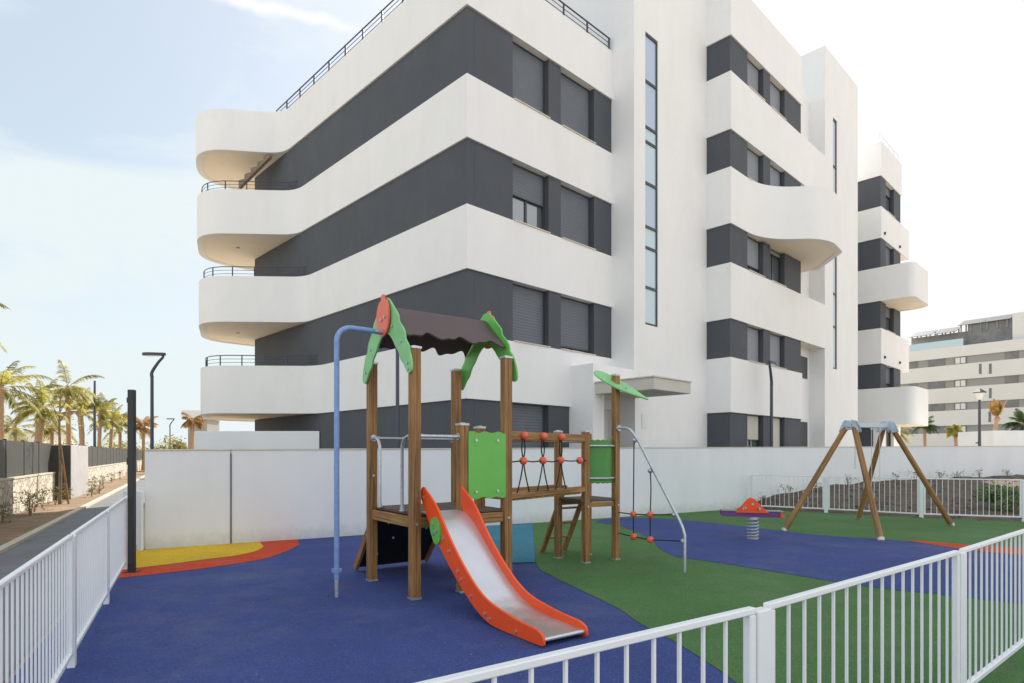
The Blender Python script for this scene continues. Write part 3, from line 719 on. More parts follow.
# ------------------------------------------------------------------ play tower
pt_ = thing('play_tower', 'wooden climbing tower with orange slide, brown roof, rope bridge and blue sliding pole', 'play tower', (-.9,7.6,0))
pA, pB, pC, pD = V((-1.77,7.81)), V((-1.075,6.82)), V((-.77,8.51)), V((-.07,7.52))
U = V((.817,.577)); W_ = V((-.577,.817))       # right and back axes of the tower
U3 = V((U.x,U.y,0)); K3 = V((W_.x,W_.y,0))
def post(p, h, w=.110, cap=True, z0=0):
    a_ = w/2; b_ = .010; g_ = .007; sec = []
    for k in range(4):
        c_, s_ = [(1,0),(0,1),(-1,0),(0,-1)][k]
        for u_, v_ in ((a_,-a_+b_),(a_,-g_),(a_-.008,0),(a_,g_),(a_,a_-b_),(a_-b_*.3,a_-b_*.3)):
            X_ = u_*c_-v_*s_; Y_ = u_*s_+v_*c_; sec.append((p.x+U.x*X_-U.y*Y_, p.y+U.y*X_+U.x*Y_))
    m = MB(); m.prism(sec, z0, h); o = m.build('post', 'wood', pt_)
    if cap:
        c = MB(); c.box((p.x,p.y,h+.012), w+.012, w+.012, .028, U3); c.ball((p.x,p.y,h+.024), .045, sz=.35); c.build('post_cap', 'galv', o, bevel=.003, smooth=True)
    if z0 == 0:
        c = MB(); c.box((p.x,p.y,.012), w+.008, w+.008, .02, U3); c.build('post_shoe', 'galv', o)
    return o
E_ = pB+U*.61; F_ = (pC+pD)/2+V((0,0))
for p, h in ((pA,2.73),(pB,2.76),(pC,2.74),(pD,2.98-.22)): post(p, h)
post(E_, 1.93); post(F_, 1.93)
pG, pH, pI, pJ = V((.71,9.50)), V((1.08,9.07)), V((1.57,9.36)), V((1.20,9.80))
post(pG, 1.93, .095); post(pH, 1.92, .095); post(pJ, 1.92, .095); post(pI, 2.78, .095)
def bolt(p, n, r=.014, par=None):
    p = V(p); n = V(n).normalized(); m = MB(); m.tube([p, p+n*.012], r, 8); return m.build('bolt', 'galv', par or pt_)
# deck
m = MB(); n_ = 9
for k in range(n_):
    a = pA+U*(.02)+(-W_)*0; 
    c = pB+U*.605+W_*(1.21*(k+.5)/n_)
    m.box((c.x,c.y,.925), 1.14, 1.21/n_-.008, .035, U3)
deck = m.build('deck', 'deckboard', pt_, bevel=.004)
for a, b in ((pA,pB),(pB,pD),(pC,pD),(pA,pC)):
    d = (b-a).normalized(); m = MB(); a2 = a+d*.05; b2 = b-d*.05
    m.bar((a2.x,a2.y,.84),(b2.x,b2.y,.84), .045, .12); m.build('beam', 'wood', pt_, grain=(d.x,d.y,0), bevel=.006)
# rails
def flange(p, n, r=.042, par=None): 
    p = V(p); n = V(n).normalized(); m = MB(); m.tube([p, p+n*.012], r, 14); m.tube([p, p+n*.05], .026, 10); return m.build('flange', 'galv', par or pt_, smooth=True)
def rail(pts, r=.019, nm='handrail', mat='galv'): return MB().tube(pts, r, 12).build(nm, mat, pt_, smooth=True)
def p3(p, z): return V((p.x,p.y,z))
rA = rail([p3(pB+U*.05,1.80), p3(E_-U*.05,1.80)], .021)
flange(p3(pB+U*.05,1.80), U3, par=rA); flange(p3(E_-U*.05,1.80), -U3, par=rA)
rB = rail([p3(pA+U*.05+W_*.0,1.80), p3(pC-U*.05,1.80)], .017)
flange(p3(pA+U*.05,1.8), U3, par=rB); flange(p3(pC-U*.05,1.8), -U3, par=rB)
d = (pB-pA).normalized()
def grab(p, dr_, zt=1.80, out=.16):
    pts2 = [(0,zt),(out*.45,zt),(out*.8,zt-.035),(out,zt-.11)]
    P = [p3(p+dr_*(.05+a), z) for a, z in pts2]; P.append(p3(p+dr_*(.05+out), .945))
    P = [P[0]]+smooth_poly3(P[1:4])+[P[-1]]
    r_ = rail(P, .019, 'grab_rail'); flange(P[0], (dr_.x,dr_.y,0), par=r_); flange(P[-1], (0,0,1), .035, par=r_)
def smooth_poly3(pts, n=5):
    out = []; m = len(pts)
    g = lambda k: V(pts[max(0,min(m-1,k))])
    for i in range(m-1):
        p0,p1,p2,p3_ = g(i-1),g(i),g(i+1),g(i+2)
        for k in range(n):
            t = k/n; out.append(.5*((2*p1)+(p2-p0)*t+(2*p0-5*p1+4*p2-p3_)*t*t+(3*p1-p0-3*p2+p3_)*t**3))
    out.append(V(pts[-1])); return out
grab(pA, d, out=.20); grab(pB, -d, out=.27)
# gables and roof
outer = [(.05,3.43),(.14,3.37),(.27,3.25),(.35,3.17),(.37,3.10),(.45,3.03),(.52,2.95),(.54,2.87),(.61,2.80),(.655,2.70),(.69,2.60),(.685,2.51),(.62,2.485)]
inner_ = [(.56,2.53),(.50,2.60),(.42,2.66),(.36,2.76),(.28,2.83),(.20,2.92),(.11,2.985),(0,3.02)]
outline = [(-x,z) for x,z in outer[::-1]]+outer+inner_+[(-x,z) for x,z in inner_[:-1]][::-1]
def densify(o): return smooth_poly(o, 3)
for k, (mid, sgn) in enumerate((((pA+pB)/2, -1), ((pC+pD)/2, 1))):
    o = p3(mid+U*(.105 if sgn > 0 else -.075), 0)
    gb = MB().plate(densify(outline), o, -K3, (0,0,1), .022).build('gable', 'greenpale' if k == 0 else 'green', pt_)
    fl = [(0,3.47),(.035,3.46),(.05,3.41),(.10,3.39),(.15,3.32),(.175,3.22),(.165,3.12),(.12,3.03),(.05,2.985),(-.05,2.985),(-.12,3.03),(-.165,3.12),(-.175,3.22),(-.15,3.32),(-.09,3.39),(-.05,3.40),(-.035,3.45)]
    MB().plate(smooth_poly(fl, 3), o+U3*sgn*.035+V((0,0,.0)), -K3, (0,0,1), .022).build('flame_panel', 'red', gb)
    for x, z in ((.08,3.19),(-.02,3.17),(-.44,2.88),(.44,2.86),(-.6,2.62),(.6,2.6),(.62,2.53),(.2,3.07)):
        b0 = o+(-K3)*x+V((0,0,z)); off = .05 if abs(x) < .1 else .011
        bolt(b0+U3*sgn*off, U3*sgn, .017, par=gb)
for sgn in (-1, 1):                  # near slope (sgn 1 = towards the slide) and far slope
    mid = (pA+pB)/2; o = p3(mid-U*.03, 3.34)
    side = (-K3)*sgn; sl = V((side.x*.70, side.y*.70, -.60)).normalized()
    Lr = 1.33; pts = [(0,0),(Lr,0)]
    n_ = 44
    for k in range(n_+1):
        x = Lr*(1-k/n_); y = .575+.045*math.sin(x*15+.6*sgn)+.025*math.sin(x*29+1.3+sgn); pts.append((x,y))
    MB().plate(pts, o+sl*.02, U3, sl, .02).build('roof_panel', 'brown', pt_)
for p in (pC, pD):
    pass
# green panel between the newel post and the tall post
n_ = 24; pts = []
for k in range(n_+1):
    x = .52*k/n_; pts.append((x, 1.855+.012*math.sin(x*34)))
for k in range(n_+1):
    x = .52*(1-k/n_); pts.append((x, 1.085+.012*math.sin(x*34+1)))
o = p3(E_-W_*.060+U*.045, 0)
gp = MB().plate(pts, o, U3, (0,0,1), .02).build('green_panel', 'green', pt_)
for x, z in ((.1,1.76),(.40,1.76),(.1,1.16),(.40,1.16)): bolt(o+U3*x+V((0,0,z))-K3*.01, -K3, .018, par=gp)
# slide
D3 = -K3; so = pB+U*.335
up_ = [(-.03,1.17),(0,1.225),(.05,1.235),(.10,1.20),(.22,1.13),(.365,1.02),(.465,.91),(.565,.80),(.76,.61),(.97,.44),(1.15,.32),(1.31,.245),(1.46,.205),(1.615,.18),(1.8,.155),(2.0,.14),(2.10,.13),(2.17,.10),(2.19,.05)]
lo_ = [(2.17,.012),(2.0,.006),(1.73,.006),(1.5,.008),(1.37,.02),(1.25,.055),(1.113,.115),(.94,.215),(.757,.34),(.56,.49),(.365,.66),(.22,.80),(.11,.93),(.03,1.04),(-.02,1.11)]
slide = MB()
def bedz(x):
    P = [(-.05,.955),(.1,.95),(.25,.90),(.4,.79),(.6,.62),(.8,.455),(1.0,.31),(1.2,.19),(1.4,.12),(1.6,.09),(1.9,.075),(2.15,.065)]
    for (a, za), (b, zb_) in zip(P, P[1:]):
        if x <= b: return za+(zb_-za)*(x-a)/(b-a)
    return P[-1][1]
xs = [-.05+2.2*k/44 for k in range(45)]
sw = .225
vsl = []; fsl = []
prev = None
for sgnw, dz in ((-1,.0),(1,.0),(1,-.02),(-1,-.02)):
    for x in xs:
        z = (bedz(x-.03)+bedz(x)+bedz(x+.03))/3; c = so+(-W_)*x+U*sgnw*sw; vsl.append((c.x,c.y,z+dz))
n = len(xs)
for k in range(n-1):
    for r_ in range(4):
        a = r_*n+k; b = ((r_+1)%4)*n+k; fsl.append((a,a+1,b+1,b))
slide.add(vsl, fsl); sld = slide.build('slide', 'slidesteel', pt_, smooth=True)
for sgnw in (-1,1):
    o = p3(so+U*sgnw*(sw+.012), 0)
    sp_ = MB().plate(smooth_poly(up_+lo_, 3), o, D3, (0,0,1), .024).build('side_board', 'orange', sld, bevel=.004)
    for x, z in ((.04,1.12),(.50,.72),(.62,.60),(.80,.42),(.86,.35),(1.05,.22),(1.30,.10),(1.38,.07),(1.80,.05)):
        if sgnw < 0: bolt(o+D3*x+V((0,0,z))-U3*.012, -U3, .016, par=sld)
    gpn = [(.17,.90),(.21,.96),(.28,.97),(.35,.91),(.385,.82),(.37,.73),(.31,.69),(.25,.71),(.20,.78),(.165,.84)]
    gq = MB().plate(smooth_poly(gpn, 3), o+U3*sgnw*.023+D3*.07-V((0,0,.05)), D3, (0,0,1), .02).build('leaf_badge', 'green', sld)
    if sgnw < 0:
        for x, z in ((.24,.90),(.31,.84),(.25,.80)): bolt(o+D3*(x+.07)+V((0,0,z-.05))-U3*.034, -U3, .018, par=sld)
m = MB(); c = p3(so+(-W_)*2.15, .055); m.tube([c-U3*sw, c+U3*sw], .018, 10); m.build('end_lip', 'steel', sld, smooth=True)
# climbing board under the back-left side
o = p3(pA+W_*.02+U*.10, .90); dn = (K3*.72-V((0,0,.86))).normalized(); Lc = 1.10
m = MB(); m.plate([(0,0),(1.0,0),(1.0,Lc),(0,Lc)], o, U3, dn, .02); cb = m.build('climbing_board', 'black', pt_)
for x in (-.03,1.03):
    m = MB(); m.bar(o+U3*x, o+U3*x+dn*(Lc+.02), .045, .10, K3); m.build('side_rail', 'wood', cb, grain=dn, bevel=.006)
for x, y in ((.2,.25),(.55,.2),(.8,.4),(.35,.55),(.65,.7),(.2,.85),(.85,.9)):
    c = o+U3*x+dn*y; MB().ball(c+K3*.03+V((0,0,.02)), .04, sz=.7).build('hand_hold', 'red' if x < .5 else 'green', cb, smooth=True)
    bolt(c-K3*.01-V((0,0,.01)), -K3, .015, par=cb)
# bridge
def bridge_beam(a, b, z, h, nm='bridge_beam'):
    d = (b-a).normalized(); a2 = a+d*.05; b2 = b-d*.045
    return MB().bar(p3(a2,z), p3(b2,z), .05, h).build(nm, 'wood', pt_, grain=(d.x,d.y,0), bevel=.008)
bbn = bridge_beam(pD, pH, 1.83, .105); bridge_beam(F_, pG, 1.83, .105)
bridge_beam(pD, pH, 1.09, .085); bridge_beam(F_, pG, 1.09, .085)
m = MB(); n_ = 12
for k in range(n_):
    t = (k+.5)/n_; a = pD.lerp(pH, .06+t*.86); b = F_.lerp(pG, .06+t*.86)
    m.bar(p3(a,1.035), p3(b,1.035), .125, .025)
m.build('bridge_floor', 'wood', pt_, grain=(-.5,.8,0), bevel=.003)
bd_ = (pH-pD); bl = bd_.length; bd_.normalize(); bn_ = V((bd_.y,-bd_.x)); bo = p3(pD,0)+V((bn_.x,bn_.y,0))*.035
def bpnt(f, z): return bo+V((bd_.x,bd_.y,0))*f+V((0,0,z))
fs_ = [.31,.75,1.19]
net = MB()
pts = [bpnt(.04,1.50),bpnt(.31,1.515),bpnt(.53,1.50),bpnt(.75,1.512),bpnt(.97,1.495),bpnt(1.19,1.515),bpnt(1.45,1.50),bpnt(1.88,1.51)]
net.tube(smooth_poly3(pts, 3), .0085, 6)
for f in fs_:
    for e in (-1,1):
        net.tube(smooth_poly3([bpnt(f+e*.012,1.82),bpnt(f+e*.035,1.66),bpnt(f+e*.008,1.52),bpnt(f+e*.045,1.34),bpnt(f+e*.13,1.12)], 4), .0085, 6)
nt_ = net.build('rope_net', 'rope', pt_, smooth=True)
for f in fs_:
    MB().ball(bpnt(f,1.83)+V((bn_.x,bn_.y,0))*.015, .052, sz=1).build('net_ball', 'red', nt_, smooth=True)
    MB().ball(bpnt(f,1.515), .052).build('net_ball', 'red', nt_, smooth=True)
MB().ball(bpnt(1.70,1.508), .052).build('net_ball', 'red', nt_, smooth=True)
# small tower deck, bowed panel, ladder
m = MB(); cx = (pG+pH+pI+pJ)/4; dd = (pI-pH).normalized(); d3 = V((dd.x,dd.y,0))
m.box((cx.x,cx.y,.915), .66, .62, .04, d3); m.build('deck', 'deckboard', pt_, bevel=.005)
m = MB(); e = (pG-pH).normalized()
for a, b in ((pH,pI),(pG,pJ)): m.bar(p3(a+dd*.05,.85), p3(b-dd*.05,.85), .04, .07)
m.build('beam', 'wood', pt_, grain=d3)
fr_n = V((dd.y,-dd.x)); n_ = 20; m = MB()
def bow(f): return .10*math.sin(PI*f)
w_ = (pI-pH).length
outer_ = [(w_*(.10+.80*k/n_), bow(k/n_)) for k in range(n_+1)]
def bp2(x, y): return pH+dd*x+fr_n*(y+.0)
vsb = []; fsb = []
for lay, oz in ((0,0),(1,0)):
    for k, (x, y) in enumerate(outer_):
        p = bp2(x, y-.016*lay); sc_z = .018*abs(math.sin(k*.9))
        vsb += [(p.x,p.y,1.16-.0+sc_z*-1+.02),(p.x,p.y,1.795+sc_z)]
n1_ = n_+1
for k in range(n_):
    a = 2*k; fsb.append((a,a+2,a+3,a+1)); b = 2*n1_+2*k; fsb.append((b,b+1,b+3,b+2)); fsb.append((a,b,b+2,a+2)); fsb.append((a+1,a+3,b+3,b+1))
fsb += [(0,1,2*n1_+1,2*n1_),(2*n_,2*n1_+2*n_,2*n1_+2*n_+1,2*n_+1)]
m.add(vsb, fsb); bw = m.build('bowed_panel', 'greendark', pt_, smooth=True)
for z in (1.72,1.24):
    m = MB(); P = [p3(bp2(.05,.0),z)]+[p3(bp2(x,y+.025),z) for x,y in outer_]+[p3(bp2(w_-.05,.0),z)]
    m.tube(P, .017, 8); m.build('panel_rail', 'galv', bw, smooth=True)
MB().tube([p3(pG+dd*.05,1.79), p3(pJ-dd*.05,1.79)], .018, 8).build('handrail', 'galv', pt_, smooth=True)
ld = thing  # keep name space tidy
top1, top2 = pG+V((.06,.07)), pJ+V((-.05,.03)); base = W_*.50
la1, la2 = p3(top1+base,0), p3(top2+base,0); lt1, lt2 = p3(top1,.96), p3(top2,.96)
lad = MB().bar(la1, la1+(lt1-la1)*1.16, .045, .085, U3).build('ladder_rail', 'wood', pt_, grain=lt1-la1, bevel=.006)
MB().bar(la2, la2+(lt2-la2)*1.16, .045, .085, U3).build('ladder_rail', 'wood', pt_, grain=lt2-la2, bevel=.006)
for f in (.27,.52,.78):
    MB().bar(la1.lerp(lt1,f)+U3*.02, la2.lerp(lt2,f)-U3*.02, .085, .028).build('rung', 'wood', pt_, grain=U3, bevel=.004)
# leaf-shaped roof on the tall post
o = V((1.64,9.36,2.64)); lx = V((.88,.0,-.45)).normalized(); ly = V((0,1,.55)); ly = (ly-lx*ly.dot(lx)).normalized()
lf_ = [(-.45,0),(-.42,.11),(-.33,.19),(-.18,.23),(.0,.22),(.18,.16),(.34,.08),(.475,.0),(.34,-.08),(.18,-.16),(.0,-.22),(-.18,-.23),(-.33,-.19),(-.42,-.11)]
leaf = MB().plate(smooth_poly(lf_, 4), o, lx, ly, .02).build('leaf_roof', 'greenpale', pt_)
bolt(o+lx*.1+ly*-.05+V((0,-.02,.02)), (0,-.5,1), .02, par=leaf)
# climbing arch with ropes
iP = pI; ed = V((2.33,8.34))-pI
def ap(f, z): p = pI+ed*f; return V((p.x,p.y,z))
arch = [ap(.04,1.99),ap(.15,1.99),ap(.22,1.965),ap(.28,1.90),ap(.36,1.78)]
low = [ap(.92,.72),ap(.97,.61),ap(1.0,.50)]
P = smooth_poly3(arch, 4)+smooth_poly3(low, 4)+[ap(1.0,0)]
ar = MB().tube(P, .021, 12).build('climbing_arch', 'galv', pt_, smooth=True)
MB().tube([ap(.045,1.99),ap(.06,1.99)], .045, 14).build('flange', 'galv', ar)
def tz(f): return 1.90+(f-.28)*(.61-1.90)/(.97-.28)
nm = MB()
nm.tube([ap(.05,.72),ap(.28,.715),ap(.53,.735),ap(.86,.765)], .0085, 6)
nm.tube([ap(.05,.41),ap(.28,.385),ap(.53,.375),ap(.97,.42)], .0085, 6)
nm.tube(smooth_poly3([ap(.29,1.84),ap(.285,1.3),ap(.28,.715),ap(.285,.385)], 4), .0085, 6)
nm.tube(smooth_poly3([ap(.53,1.38),ap(.54,1.1),ap(.53,.735),ap(.53,.375)], 4), .0085, 6)
nn = nm.build('rope_net', 'rope', pt_, smooth=True)
for f, z in ((.28,.715),(.53,.735),(.283,.385),(.53,.375)): MB().ball(ap(f,z), .05).build('net_ball', 'red', nn, smooth=True)
for f, z in ((.30,1.80),(.53,1.36),(.86,.765),(.98,.42)): MB().ball(ap(f,z), .036).build('net_clamp', 'galv', nn, smooth=True)
# blue sliding pole
px_, py_ = -1.96, 6.91; gtop = p3((pA+pB)/2-U*.12, 3.05)
P = [V((px_,py_,.20)),V((px_,py_,2.86))]
c1 = V((px_,py_,3.10)); dirp = (V((gtop.x,gtop.y,0))-V((px_,py_,0))); Lp = dirp.length; dirp.normalize()
for k in range(1, 9):
    a = PI/2*k/8; P.append(V((px_,py_,2.86))+dirp*(.17*(1-math.cos(a)))+V((0,0,.17*math.sin(a))))
P.append(V((gtop.x,gtop.y,3.03)))
sp_ = MB().tube(P, .030, 14).build('sliding_pole', 'bluepole', pt_, smooth=True)
MB().tube([V((px_,py_,0)),V((px_,py_,.20))], .024, 12).build('pole_foot', 'galv', sp_, smooth=True)
m = MB(); m.tube([V((px_,py_,.27)),V((px_,py_,.32))], .042, 12); m.box((px_+.04,py_,.30), .03,.03,.04); m.box((px_-.04,py_,.30), .03,.03,.04); m.build('pole_collar', 'bluepole', sp_)
MB().tube([V((gtop.x,gtop.y,3.03))-dirp*.10, V((gtop.x,gtop.y,3.03))+dirp*.03], .034, 10).build('pole_clamp', 'galv', sp_, smooth=True)
for p, z in ((pA,1.33),(pB,.83),(pD,.83),(pI,.83),(pH,.83)):
    bolt(p3(p-W_*.049, z), -K3, .016); 

# ------------------------------------------------------------------ swing
sw_ = thing('swing_set', 'swing frame with four round brown timber legs and grey steel head plates, seats missing', 'swing', (7.67,13.2,0))
g1a, g1b = V((5.65,12.84,0)), V((6.79,11.37,0)); g2a, g2b = V((8.44,15.07,0)), V((9.82,13.80,0))
h1 = V((6.93,12.66,2.20)); h2 = V((8.42,13.86,2.24))
bd3 = (h2-h1).normalized(); 
for h_, a, b in ((h1,g1a,g1b),(h2,g2a,g2b)):
    cr = (b-a); cr.z = 0; cr.normalize()
    for gq_, sg in ((a,-1),(b,1)):
        top = h_+cr*sg*.07+V((0,0,-.02)); e = (top-gq_).normalized()
        lg = MB().tube([gq_-e*.02, top], [.058,.054], 14).build('leg', 'wood', sw_, smooth=True, grain=e)
        MB().tube([gq_+V((0,0,.0)), gq_+e*.06], .066, 14).build('foot', 'galv', lg, smooth=True)
    outn = -bd3 if h_ is h1 else bd3; outn = V((outn.x,outn.y,0)).normalized()
    pl = [(x_*.85, y_*.85) for x_, y_ in [(-.24,-.17),(-.20,-.06),(-.13,.09),(-.06,.12),(-.02,.075),(.02,.075),(.06,.12),(.13,.09),(.20,-.06),(.24,-.17),(.14,-.20),(.08,-.12),(-.08,-.12),(-.14,-.20)]]
    for off in (.062,-.062):
        hp = MB().plate(pl, h_+outn*off, cr, (0,0,1), .008).build('head_plate', 'galvpale', sw_, bevel=.003)
        for x, y in ((-.17,-.1),(.17,-.1),(-.09,.05),(.09,.05)): bolt(h_+outn*(off+.004*(1 if off > 0 else -1))+cr*x+V((0,0,y)), outn*(1 if off > 0 else -1), .016, par=hp)
bm2 = MB().bar(h1-bd3*.10+V((0,0,-.01)), h2+bd3*.10+V((0,0,-.01)), .09, .09).build('crossbeam', 'galvpale', sw_, bevel=.006)
def chain(f, zl, gap=0):
    p = h1.lerp(h2, f); m = MB(); z1 = p.z-.06
    m.bar((p.x,p.y,z1+.02),(p.x,p.y,z1-.04), .03, .03)
    k = 0
    for e in ((-gap, gap) if gap else (0,)):
        z = z1-.04
        while z > zl:
            c = p+bd3*e; ax = bd3 if k % 2 else V((-bd3.y,bd3.x,0)); ax = V((ax.x,ax.y,0)).normalized()
            m.bar(V((c.x,c.y,z))+ax*.006, V((c.x,c.y,z-.034))+ax*.006, .004, .004); m.bar(V((c.x,c.y,z))-ax*.006, V((c.x,c.y,z-.034))-ax*.006, .004, .004)
            z -= .03; k += 1
    m.build('chain', 'galv', sw_)
chain(.12, 1.32, .03); chain(.55, .95); chain(.78, .95)

# ------------------------------------------------------------------ spring rider
sr = thing('spring_rider', 'orange and purple spring see-saw on a grey coil spring', 'spring rider', (4.53,11.63,0))
m = MB(); P = []
for k in range(0, 14*6+1):
    a = 2*PI*k/14; P.append(V((4.53+.095*math.cos(a), 11.63+.095*math.sin(a), .03+.36*k/(14*6))))
m.tube(P, .015, 8); m.build('coil_spring', 'galv', sr, smooth=True)
m = MB(); m.tube([(4.53,11.63,0),(4.53,11.63,.03)], .11, 20); m.tube([(4.53,11.63,.385),(4.53,11.63,.42)], .12, 20); m.build('spring_plate', 'galv', sr)
ax = V((.97,-.24,0)).normalized(); ay = V((.24,.97,0)).normalized(); c0 = V((4.50,11.63,0))
for sg in (-1,1):
    MB().plate([(-.53,.43),(-.55,.47),(-.55,.52),(.50,.52),(.56,.47),(.57,.43),(.53,.42)], c0+ay*sg*.10, ax, (0,0,1), .018).build('side_plank', 'purple', sr, bevel=.004)
    tri = smooth_poly([(-.30,.50),(-.20,.57),(-.07,.72),(-.02,.765),(.04,.765),(.09,.72),(.22,.57),(.31,.50)], 3, False)
    tp = MB().plate(tri, c0+ay*sg*.125, ax, (0,0,1), .02).build('triangle_panel', 'orange', sr, bevel=.004)
    for x, z in ((0.01,.665),(-.15,.58),(.14,.58)): bolt(c0+ay*sg*.135+ax*x+V((0,0,z)), ay*sg, .022, par=tp)
for sg in (-1,1):
    m = MB(); m.box(c0+ax*sg*.40+V((0,0,.535)), .30, .24, .022, ax); m.build('seat', 'seatgrip', sr, bevel=.006)
    hb = MB(); hb.tube([c0+ax*sg*.12-ay*.22+V((0,0,.60)), c0+ax*sg*.12+ay*.22+V((0,0,.60))], .016, 10); hb.build('hand_grip', 'galv', sr, smooth=True)
m = MB(); m.plate([(.50,.52),(.59,.45),(.55,.42),(.49,.43)], c0-ay*.118, ax, (0,0,1), .016); m.build('end_cap', 'orange', sr)

# ------------------------------------------------------------------ street lamps (modern)
def lamp(x, y, hd, label, h=4.75, s=1):
    t = thing('street_lamp', label, 'street lamp', (x,y,0), 'modern street lamps with a bent neck')
    d = V((math.cos(hd), math.sin(hd), 0)); b = V((x,y,0))
    pl = MB().tube([b, b+V((0,0,1.2*s)), b+V((0,0,h-.70*s))], [.065*s,.055*s,.048*s], 12).build('pole', 'lamp', t, smooth=True)
    # neck leans back, then the head reaches forward
    k0 = b+V((0,0,h-.74*s)); k1 = b+V((0,0,h-.58*s)); k2 = b-d*.36*s+V((0,0,h-.02*s))
    k3 = k2+d*.10*s+V((0,0,.03*s)); nk = smooth_poly3([k0, k1, k1.lerp(k2,.55), k2-V((0,0,.06*s)), k3], 4)
    MB().tube(nk, [(.055-.022*k_/(len(nk)-1))*s for k_ in range(len(nk))], 10).build('neck', 'lamp', t, smooth=True)
    hc = b-d*.07*s+V((0,0,h)); sd_ = V((-d.y,d.x,0))
    ol = smooth_poly([(-.36,.0),(-.34,.06),(-.15,.11),(.10,.15),(.30,.12),(.38,.0),(.30,-.12),(.10,-.15),(-.15,-.11),(-.34,-.06)], 3)
    hd_ = MB().plate([(x_*s,y_*s) for x_, y_ in ol], hc, d, sd_, .085*s).build('lamp_head', 'lamp', t, bevel=.012*s, seg=2)
    MB().plate([(x_*.72*s,y_*.72*s) for x_, y_ in ol], hc+d*.03*s-V((0,0,.046*s)), d, sd_, .012*s).build('lens', 'lens', hd_)
    return t
lamp(-11.65, 20.0, R(180), 'dark street lamp with a flat head beside the rounded balconies, nearest on the left', 4.83)
lamp(at(612/3.6,58), 58, R(180), 'small far street lamp with a bent neck, seen between palms and building', 4.9)
lamp(at(771.5,20.6), 20.6, R(58), 'dark bent-neck street lamp behind the white wall right of the entrance canopy', 4.62)
lamp(at(397.5,14.4), 14.4, R(255), 'slim street lamp pole seen under the brown tower roof', 4.6, .85)

def lantern(x, y, h, label, arm):
    t = thing('lantern_lamp', label, 'street lamp', (x,y,0), 'old-style lantern posts')
    b = V((x,y,0))
    MB().tube([b, b+V((0,0,h))], [.11,.07], 10).build('pole', 'lamp', t, smooth=True)
    if arm:
        m = MB(); m.bar(b+V((0,0,h-1.0)), b+V((-1.15,0,h-1.0)), .05, .05); m.bar(b+V((-1.1,0,h-1.0)), b+V((-1.1,0,h-1.3)), .04, .04); m.build('arm', 'lamp', t)
        c = b+V((-1.1,0,h-1.75)); hl = MB().tube([c+V((0,0,.45)), c+V((0,0,.35)), c+V((0,0,.22)), c+V((0,0,.2))], [.03,.12,.34,.34], 12).build('lamp_shade', 'lamp', t, smooth=True)
        MB().ball(c+V((0,0,.12)), .2, sz=.8).build('lens', 'lens', t, smooth=True)
    else:
        c = b+V((0,0,h)); MB().tube([c, c+V((0,0,.45)), ], [.13,.30], 6).build('lens', 'lens', t)
        MB().tube([c+V((0,0,.46)), c+V((0,0,.50)), c+V((0,0,.75))], [.42,.40,.04], 6).build('lamp_shade', 'lamp', t)
        m = MB(); m.bar(b+V((-.25,0,h*.45)), b+V((0,0,h*.45)), .05, .08); m.build('arm', 'lamp', t)
lantern(at(94.7,46), 46, 7.05, 'tall dark post with a hanging lantern on an arm among the palms', True)
lantern(at(979.5,41), 41, 5.2, 'dark lantern post in front of the far white building on the right', False)

# ------------------------------------------------------------------ left garden wall with dark slat fence
GW0 = V((-12.6,15.2))
gw = thing('garden_wall', 'pale stone wall topped by dark slat fencing along the planting strip', 'wall', (-12.6,15.2,0))
def gp_(k, o=0): p = GW0+sd*k+sn_*o; return (p.x,p.y)
def slatted(k0, k1):
    m = MB(); m.prism([gp_(k0),gp_(k1),gp_(k1,.3),gp_(k0,.3)], -.05, .93); m.build('stone_base', 'stone', gw, bevel=.01)
    m = MB(); m.prism([gp_(k0,-.02),gp_(k1,-.02),gp_(k1,.32),gp_(k0,.32)], .932, .975); m.build('base_coping', 'kerb', gw)
    L = k1-k0; n = max(1, round(L/2.0))
    for i in range(n):
        a = k0+L*i/n+.04; b = k0+L*(i+1)/n-.04
        m = MB(); m.prism([gp_(a,.13),gp_(b,.13),gp_(b,.15),gp_(a,.15)], .99, 1.95)
        k = a+.03
        while k < b-.05:
            m.prism([gp_(k,.108),gp_(k+.085,.108),gp_(k+.085,.128),gp_(k,.128)], 1.0, 1.96); k += .1
        m.build('slat_panel', 'fencedark', gw)
        m = MB(); m.prism([gp_(a-.035,.10),gp_(a-.005,.10),gp_(a-.005,.18),gp_(a-.035,.18)], .976, 2.0); m.build('fence_post', 'fencedark', gw)
slatted(-9, 7.2)
slatted(11.6, 60)
gpier = thing('gate_pier', 'grey rendered pier standing proud of the garden wall', 'pier', (*gp_(7.6,-.4),0))
m = MB(); m.prism([gp_(7.25,-.45),gp_(11.5,-.45),gp_(11.5,.32),gp_(7.25,.32)], -.05, 1.92); m.build('pier_body', 'pier', gpier, bevel=.015)
m = MB(); m.prism([gp_(7.2,-.44),gp_(7.245,-.44),gp_(7.245,.6),gp_(7.2,.6)], .0, 1.90); m.build('front_shade_sheet', 'fencedark', gpier)  # dark sheet that paints in the shade on the pier's front face

